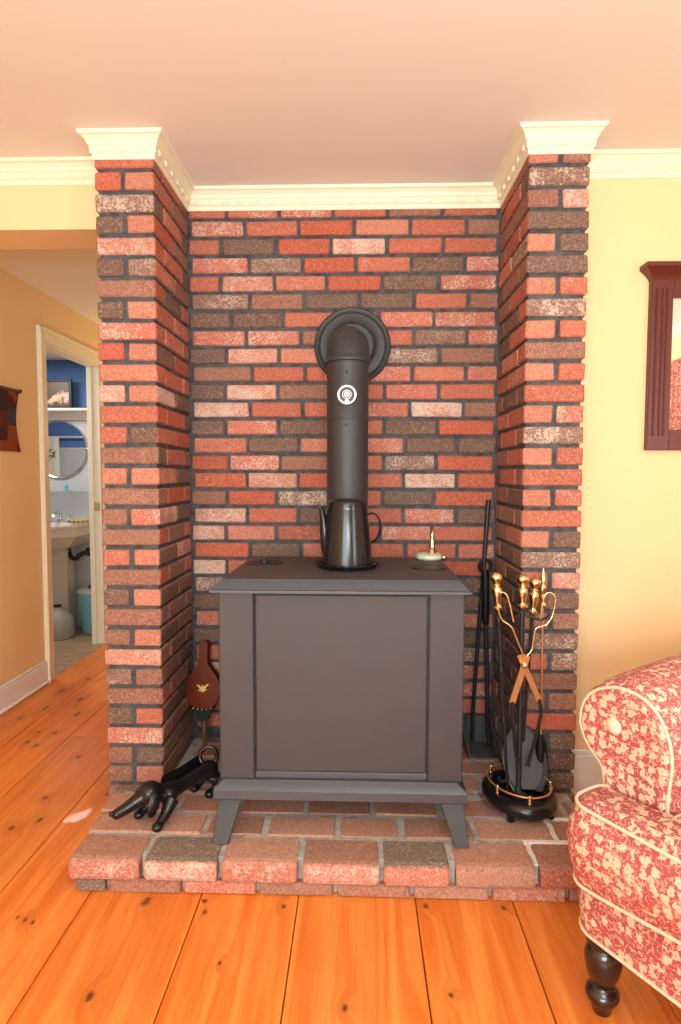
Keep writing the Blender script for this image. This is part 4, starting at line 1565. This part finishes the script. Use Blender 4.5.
# ------------------------------------------------------------------ armchair
O = (0.505, 1.346, 0.0)
ch = thing('floral_armchair', O, 'red and cream floral upholstered armchair with piped scroll arms, right of the hearth', 'armchair', math.atan2(-0.848, 0.531))
W = 0.82
def cobj(name, bm, mat, parent=None, smooth=50):
    return obj(name, bm, mat, parent or ch, None, smooth, False)


def rrect(u0, u1, b0, b1, r, n=6):
    pts = []
    for (cu, cb, a0) in ((u1 - r, b0 + r, -PI / 2), (u1 - r, b1 - r, 0), (u0 + r, b1 - r, PI / 2), (u0 + r, b0 + r, PI)):
        for k in range(n + 1):
            a = a0 + PI / 2 * k / n
            pts.append((cu + r * math.cos(a), cb + r * math.sin(a)))
    return pts


bm = new()
rr = rrect(-0.026, W + 0.026, 0.0, 0.80, 0.06)
def off(pts, d):
    c = Vector((sum(p[0] for p in pts) / len(pts), sum(p[1] for p in pts) / len(pts)))
    out = []
    N = len(pts)
    for i in range(N):
        a, b, e = Vector(pts[i - 1]), Vector(pts[i]), Vector(pts[(i + 1) % N])
        t_ = (e - a).normalized()
        n_ = Vector((-t_.y, t_.x))
        out.append((b.x + n_.x * d, b.y + n_.y * d))
    return out
loft(bm, [[Vector((a, b, z)) for a, b in off(rr, d)] for d, z in ((.012, .178), (.002, .183), (0, .20), (-.006, .24), (-.002, .285), (.01, .312))])
cobj('seat_base', bm, 'fabric')
bm = new(); tube(bm, [(a, b, .182) for a, b in off(rr, 0.0)], .0036, 8, True); cobj('base_piping', bm, 'piping')
bm = new(); box(bm, 0.09, W - .09, .03, .76, .155, .180, .003); cobj('dust_cover', bm, 'dust', smooth=None)

# T shaped seat cushion
def dense(pts, step=0.03):
    out = []
    N = len(pts)
    for i in range(N):
        a, b = Vector(pts[i]), Vector(pts[(i + 1) % N])
        k = max(1, int((b - a).length / step))
        for j in range(k):
            p = a.lerp(b, j / k)
            out.append((p.x, p.y))
    return out
def arc(cu, cb, r, a0, a1, n=5):
    return [(cu + r * math.cos(a0 + (a1 - a0) * k / n), cb + r * math.sin(a0 + (a1 - a0) * k / n)) for k in range(n + 1)]
T = arc(W - .035, .025, .055, -PI / 2, 0) + [(W + .02, .07)] + arc(W - .01, .075, .03, 0, PI / 2) + [(W - .15, .105), (W - .15, .66), (.15, .66), (.15, .105)] + arc(.01, .075, .03, PI / 2, PI) + arc(.035, .025, .055, PI, 1.5 * PI)
T = dense(T)
def crown_z(u, b):
    s = max(0.0, min(1.0, min(u, W - u) / 0.30))
    return 0.042 * s * s * (3 - 2 * s)
bm = new()
loops = []
for d, z, wgt in ((.018, .298, .6), (.004, .306, .6), (-.002, .322, .55), (-.014, .36, .4), (-.018, .40, .25), (-.014, .44, .1), (-.002, .472, 0), (.004, .484, 0), (.016, .491, 0.1), (.030, .497, .25)):
    loops.append([Vector((u, b, z + wgt * crown_z(u, b))) for u, b in off(T, d)])
loft(bm, loops)
cobj('seat_cushion', bm, 'fabric', smooth=80)
for d, z, wgt in ((.000, .486, 0), (.000, .307, .6)):
    bm = new()
    tube(bm, [(u, b, z + wgt * crown_z(u, b)) for u, b in off(T, d)], .0038, 8, True)
    cobj('cushion_piping', bm, 'piping')
bm = new()
lathe(bm, [(0, -.004), (.018, -.002), (.019, .003), (.013, .009), (0, .011)], mat=Matrix.Translation((0.034, 0.008, .226)) @ Matrix.Rotation(-0.5, 4, 'Z') @ RX, n=20)
cobj('button', bm, 'piping')

# scroll arms
AP = [(-.018, .44), (-.020, .48), (-.027, .523), (-.053, .549), (-.074, .571), (-.090, .605), (-.089, .640), (-.074, .678), (-.040, .708), (.014, .726), (.068, .720), (.104, .697), (.125, .665), (.138, .626), (.141, .583), (.136, .535), (.132, .44)]
def arm(mirror):
    f = (lambda u: W - u) if mirror else (lambda u: u)
    ap = smooth_path([(a, z, 0) for a, z in AP], 3)
    ap = [(p.x, p.y) for p in ap]
    pl = ap + [(.132, .30), (-.006, .30)]
    bm = new()
    cu, cz = 0.03, 0.62
    def lp(b, k):
        rise = 0.022 * math.sin(min(1.0, max(0, b - .12) / .5) * PI / 2)
        return [Vector((f(cu + (a - cu) * k), b, (cz + (z - cz) * k) + rise * max(0, (z - .56) / .16) if z > .44 else z)) for a, z in pl]
    loft(bm, [lp(.106, .96), lp(.109, 1.02), lp(.122, 1.08), lp(.15, 1.125), lp(.20, 1.15), lp(.30, 1.15), lp(.42, 1.15), lp(.55, 1.15), lp(.80, 1.13)])
    am = cobj('arm', bm, 'fabric')
    bm = new()
    loft(bm, [lp(.100, .80), lp(.098, .90), lp(.104, .97), lp(.110, .975)])
    fp = cobj('arm_front', bm, 'fabric', am)
    bm = new()
    tube(bm, [(f(cu + (a - cu) * .995), .106, cz + (z - cz) * .995) for a, z in ap], .0038, 8)
    cobj('arm_piping', bm, 'piping', am)
    bm = new()
    lathe(bm, [(0, -.003), (.018, 0), (.019, .004), (.013, .010), (0, .012)], mat=Matrix.Translation((f(.006), .100, .635)) @ RX, n=20)
    cobj('arm_button', bm, 'piping', am)
arm(False)
arm(True)
# back
bm = new()
bk = rrect(0.02, W - 0.02, 0, 0.62, 0.12)
loops = []
for (d, yy_) in ((.03, .655), (.0, .68), (0, .78), (.02, .83)):
    loops.append([Vector((u, yy_ + 0.16 * (z / .62), .33 + z)) for u, z in off(bk, d)])
loft(bm, loops)
cobj('backrest', bm, 'fabric')
for (u, b) in ((.040, .036), (W - .04, .036), (.05, .74), (W - .05, .74)):
    bm = new()
    lathe(bm, [(0, .001), (.020, .001), (.022, .008), (.024, .022), (.032, .030), (.037, .040), (.036, .050), (.029, .057), (.023, .062), (.022, .066), (.028, .074), (.036, .095), (.0405, .118), (.040, .140), (.034, .152), (.031, .156), (.037, .162), (.037, .178), (0, .179)], (u, b, 0), 32)
    cobj('leg', bm, 'legwood', smooth=40)

# ------------------------------------------------------------------ wall hanging in the hall
bm = new()
n, mrow = 14, 18
y0, y1, z0, z1 = 2.72, 3.215, 1.330, 1.645
A = {}
for side in (0, 1):
    for i in range(n + 1):
        for j in range(mrow + 1):
            s, t_ = i / n, j / mrow
            y = y0 + (y1 - y0) * s
            bow = 0.035 * math.sin(PI * t_) * (1 if s > .5 else -1) * abs(2 * s - 1) ** 3
            x = XL + 0.006 + 0.004 * math.sin(s * 9) * (1 - t_) + (0.004 if side else 0)
            A[(side, i, j)] = bm.verts.new((x, y - bow, z0 + (z1 - z0) * t_))
for i in range(n):
    for j in range(mrow):
        bm.faces.new([A[(1, i, j)], A[(1, i + 1, j)], A[(1, i + 1, j + 1)], A[(1, i, j + 1)]])
        bm.faces.new([A[(0, i, j)], A[(0, i, j + 1)], A[(0, i + 1, j + 1)], A[(0, i + 1, j)]])
for i in range(n):
    for j in (0, mrow):
        bm.faces.new([A[(0, i, j)], A[(0, i + 1, j)], A[(1, i + 1, j)], A[(1, i, j)]])
for j in range(mrow):
    for i in (0, n):
        bm.faces.new([A[(0, i, j)], A[(0, i, j + 1)], A[(1, i, j + 1)], A[(1, i, j)]])
wh = thing('wall_hanging', (XL + .002, 2.97, z0), 'dark patchwork cloth hanging from a thin rod on the hall wall', 'wall hanging')
obj('cloth', bm, 'patch', wh, wh, smooth=40)
bm = new(); tube(bm, [(XL + .014, y0 - .02, z1 + .006), (XL + .014, y1 + .005, z1 + .006)], .006, 10)
ball(bm, (XL + .014, y1 + .004, z1 + .006), .011)
obj('rod', bm, 'curtainrod', wh, wh, smooth=50)

# ------------------------------------------------------------------ bathroom things
YBk = BY1 - 0.001
SHZ = 1.695
bm = new()
box(bm, -3.2, XL - WT - .03, YBk - .14, YBk, SHZ, SHZ + .02, .003)
box(bm, -3.2, XL - WT - .03, YBk - .018, YBk, SHZ - .06, SHZ, .003)
solo('wall_shelf', bm, 'white', (-2.5, YBk - .07, SHZ), 'long white wooden shelf on the bathroom wall above the round mirror', 'shelf')
ph = thing('framed_photo', (-2.40, YBk - .06, SHZ + .02), 'dark framed brown photograph standing on the white bathroom shelf', 'picture')
bm = new()
fx0, fx1, fz0, fz1, fy = -2.60, -2.205, SHZ + .021, SHZ + .245, YBk - .075
for (a, b, c, d) in ((fx0, fx0 + .02, fz0, fz1), (fx1 - .022, fx1, fz0, fz1), (fx0 + .02, fx1 - .022, fz0, fz0 + .012), (fx0 + .02, fx1 - .022, fz1 - .02, fz1)):
    box(bm, a, b, fy - .012, fy + .012, c, d, .002)
obj('frame', bm, 'blackiron', ph, ph)
bm = new()
box(bm, fx0 + .018, fx1 - .02, fy - .004, fy + .006, fz0 + .01, fz1 - .018, .001)
o = obj('print', bm, 'photo', ph, None)
o.location = Vector((0, 0, 0))
for v in o.data.vertices: v.co -= Vector(ph.location) + Vector((0.06, 0, 0.085))
o.location = (0.06, 0, 0.085)

bmr = thing('round_mirror', (-2.348, YBk, 1.182), 'round bathroom mirror with thin silver rim above the pedestal sink', 'mirror')
RM = Matrix.Translation((-2.348, YBk, 1.405)) @ RX
bm = new(); lathe(bm, [(0, .006), (.217, .006), (.217, .012), (0, .012)], mat=RM, n=64); obj('glass', bm, 'mirror', bmr, bmr, smooth=40)
bm = new(); lathe(bm, [(.215, .002), (.223, .004), (.225, .012), (.221, .017), (.215, .014), (.215, .002)], mat=RM, n=64, cap=False); obj('rim', bm, 'chrome', bmr, bmr, smooth=40)
for s in (-1, 1):
    bm = new(); lathe(bm, [(.016, 0), (.016, .01), (.009, .016), (.009, .03), (.013, .036), (0, .04)], mat=Matrix.Translation((-2.348 + s * .232, YBk, 1.40)) @ RX, n=14); obj('bracket', bm, 'chrome', bmr, bmr, smooth=40)

bm = new()
box(bm, -2.62, -2.06, YBk - .12, YBk - .004, 1.078, 1.086, .001)
gs = thing('glass_shelf', (-2.34, YBk - .06, 1.078), 'thin greenish glass shelf below the round bathroom mirror', 'shelf')
obj('pane', bm, 'glass', gs, gs)
for x in (-2.58, -2.10):
    bm = new(); lathe(bm, [(.014, 0), (.014, .006), (.008, .010), (.008, .03), (0, .032)], mat=Matrix.Translation((x, YBk, 1.068)) @ RX, n=12)
    obj('bracket', bm, 'chrome', gs, gs, smooth=40)
bm = new(); lathe(bm, [(0, 1.0865), (.016, 1.0865), (.017, 1.095), (.017, 1.13), (.007, 1.14), (.007, 1.152), (0, 1.153)], (-2.28, YBk - .06, 0), 16)
solo('small_bottle', bm, 'teal', (-2.28, YBk - .06, 1.0865), 'tiny pale bottle standing on the glass bathroom shelf', 'bottle', smooth=40)

# pedestal sink
SKX, SKY = -2.33, 4.50
sk = thing('pedestal_sink', (SKX, SKY, 0.003), 'white porcelain pedestal sink in the bathroom under the mirror', 'sink')
def octo(hx, y0, y1, c, z):
    return [Vector((SKX - hx, y0 + c, z)), Vector((SKX - hx + c, y0, z)), Vector((SKX + hx - c, y0, z)), Vector((SKX + hx, y0 + c, z)), Vector((SKX + hx, y1, z)), Vector((SKX - hx, y1, z))]
bm = new()
loft(bm, [octo(.13, 4.42, YBk - .02, .04, .645), octo(.20, 4.34, YBk - .012, .07, .675), octo(.265, 4.275, YBk - .008, .10, .748), octo(.275, 4.262, YBk - .008, .105, .755), octo(.275, 4.262, YBk - .008, .105, .815), octo(.285, 4.252, YBk - .008, .11, .82), octo(.285, 4.252, YBk - .008, .11, .838), octo(.25, 4.29, YBk - .12, .09, .838), octo(.20, 4.33, YBk - .15, .07, .74), octo(.10, 4.40, YBk - .20, .04, .71)])
obj('basin', bm, 'porcelain', sk, sk)
bm = new()
def sq(h, z): return [Vector((SKX + 0.0 + a * h, 4.635 + b * h, z)) for a, b in ((-1, -.6), (-.6, -1), (.6, -1), (1, -.6), (1, .6), (.6, 1), (-.6, 1), (-1, .6))]
loft(bm, [sq(.112, .004), sq(.112, .03), sq(.108, .06), sq(.10, .30), sq(.10, .53), sq(.112, .56), sq(.112, .645)])
obj('pedestal', bm, 'porcelain', sk, sk)
bm = new()
tube(bm, smooth_path([(SKX, YBk - .06, .838), (SKX, YBk - .06, .90), (SKX, YBk - .11, .915), (SKX, YBk - .17, .895)], 5), .013, 12)
lathe(bm, [(.028, .838), (.026, .85), (.016, .86)], (SKX, YBk - .06, 0), 16)
obj('spout', bm, 'chrome', sk, sk, smooth=50)
for s in (-1, 1):
    bm = new()
    lathe(bm, [(.024, .838), (.020, .855), (.011, .865), (.011, .885), (0, .89)], (SKX + s * .09, YBk - .06, 0), 14)
    tube(bm, [(SKX + s * .09 - .025, YBk - .06, .89), (SKX + s * .09 + .025, YBk - .06, .89)], .006, 8)
    tube(bm, [(SKX + s * .09, YBk - .085, .89), (SKX + s * .09, YBk - .035, .89)], .006, 8)
    obj('tap_handle', bm, 'chrome', sk, sk, smooth=50)
bm = new()
tube(bm, smooth_path([(SKX + .10, 4.60, .64), (SKX + .13, 4.58, .58), (SKX + .17, 4.58, .57), (SKX + .20, 4.60, .60), (SKX + .20, YBk, .60)], 5), .018, 12)
lathe(bm, [(.035, 0), (.035, .008), (0.02, .012)], mat=Matrix.Translation((SKX + .20, YBk, .60)) @ RX, n=16)
obj('drain_trap', bm, 'blackiron', sk, sk, smooth=50)
sd_ = thing('soap_dish', (-2.15, 4.60, .838), 'small tan soap rack with dark slots on the sink edge', 'soap dish')
bm = new()
box(bm, -2.22, -2.075, 4.565, 4.63, .841, .866, .004)
obj('dish', bm, 'gold', sd_, sd_)
for k in range(4):
    bm = new(); box(bm, -2.205 + k * .034, -2.19 + k * .034, 4.562, 4.567, .848, .858, .001)
    obj('slot', bm, 'blackiron', sd_, sd_)

# water jug and bin
jg = thing('water_jug', (-2.245, 4.30, 0.003), 'cloudy plastic water jug with dark cap on bathroom floor', 'jug')
bm = new()
def jl(h, z, r=.6): return [Vector((-2.225 + h * a * 1.1, 4.40 + h * b * 1.05, z)) for a, b in ((-1, -r), (-r, -1), (r, -1), (1, -r), (1, r), (r, 1), (-r, 1), (-1, r))]
jg.location = (-2.225, 4.40, 0.003)
loft(bm, [jl(.082, .004), jl(.088, .012), jl(.088, .13), jl(.082, .155), jl(.06, .19), jl(.03, .215), jl(.022, .222), jl(.022, .232)])
jb = obj('body', bm, 'jug', jg, jg, smooth=60)
bm = new(); lathe(bm, [(0, .2325), (.026, .2325), (.026, .248), (0, .25)], (-2.225, 4.40, 0), 16); obj('cap', bm, 'blackiron', jg, jg, smooth=40)
bm = new(); tube(bm, smooth_path([(-2.29, 4.34, .15), (-2.325, 4.33, .13), (-2.325, 4.33, .07), (-2.30, 4.33, .045)], 4), .011, 10); obj('handle', bm, 'jug', jg, jg, smooth=50)
bm = new(); box(bm, -2.30, -2.255, 4.302, 4.309, .045, .075, .001); obj('cap_label', bm, 'blue', jg, jg)

bn = thing('waste_bin', (-2.03, 4.60, 0.003), 'pale aqua plastic waste bin with white lid at bathroom wall', 'bin')
bm = new()
lathe(bm, [(0, .004), (.092, .004), (.096, .010), (.118, .295), (.124, .300), (.124, .312), (.116, .312), (.092, .03), (0, .03)], (-2.03, 4.60, 0), 40); obj('bucket', bm, 'teal', bn, bn, smooth=40)
bm = new()
lathe(bm, [(.116, .3125), (.127, .3125), (.129, .322), (.11, .332), (.04, .338), (0, .338)], (-2.03, 4.60, 0), 40); obj('lid', bm, 'white', bn, bn, smooth=40)
bm = new(); ball(bm, (-2.045, 4.58, .352), .026, 14, .6); obj('lid_knob', bm, 'blackiron', bn, bn, smooth=60)

# towel bar and hand towel on the opposite wall, seen in the round mirror
bm = new()
tube(bm, [(-3.5, BY0 + .05, 1.60), (-2.75, BY0 + .05, 1.60)], .009, 10)
for x in (-3.49, -2.76):
    tube(bm, [(x, BY0 + .002, 1.60), (x, BY0 + .05, 1.60)], .011, 10)
solo('towel_bar', bm, 'white', (-3.12, BY0 + .05, 1.60), 'white towel bar, reflected in the round bathroom mirror', 'towel bar', smooth=50)
bm = new()
loops = []
for k in range(13):
    x = -3.40 + .27 * k / 12
    y = BY0 + .064 + .004 * math.sin(k * 1.4)
    loops.append([Vector((x, y, 1.15)), Vector((x, y + .006, 1.15)), Vector((x, y + .006, 1.60)), Vector((x, y, 1.60))])
loft(bm, loops)
tw = solo('hand_towel', bm, 'towel', (-3.24, BY0 + .064, 1.42), 'cream hand towel with green print, reflected in the round mirror', 'towel', smooth=60)
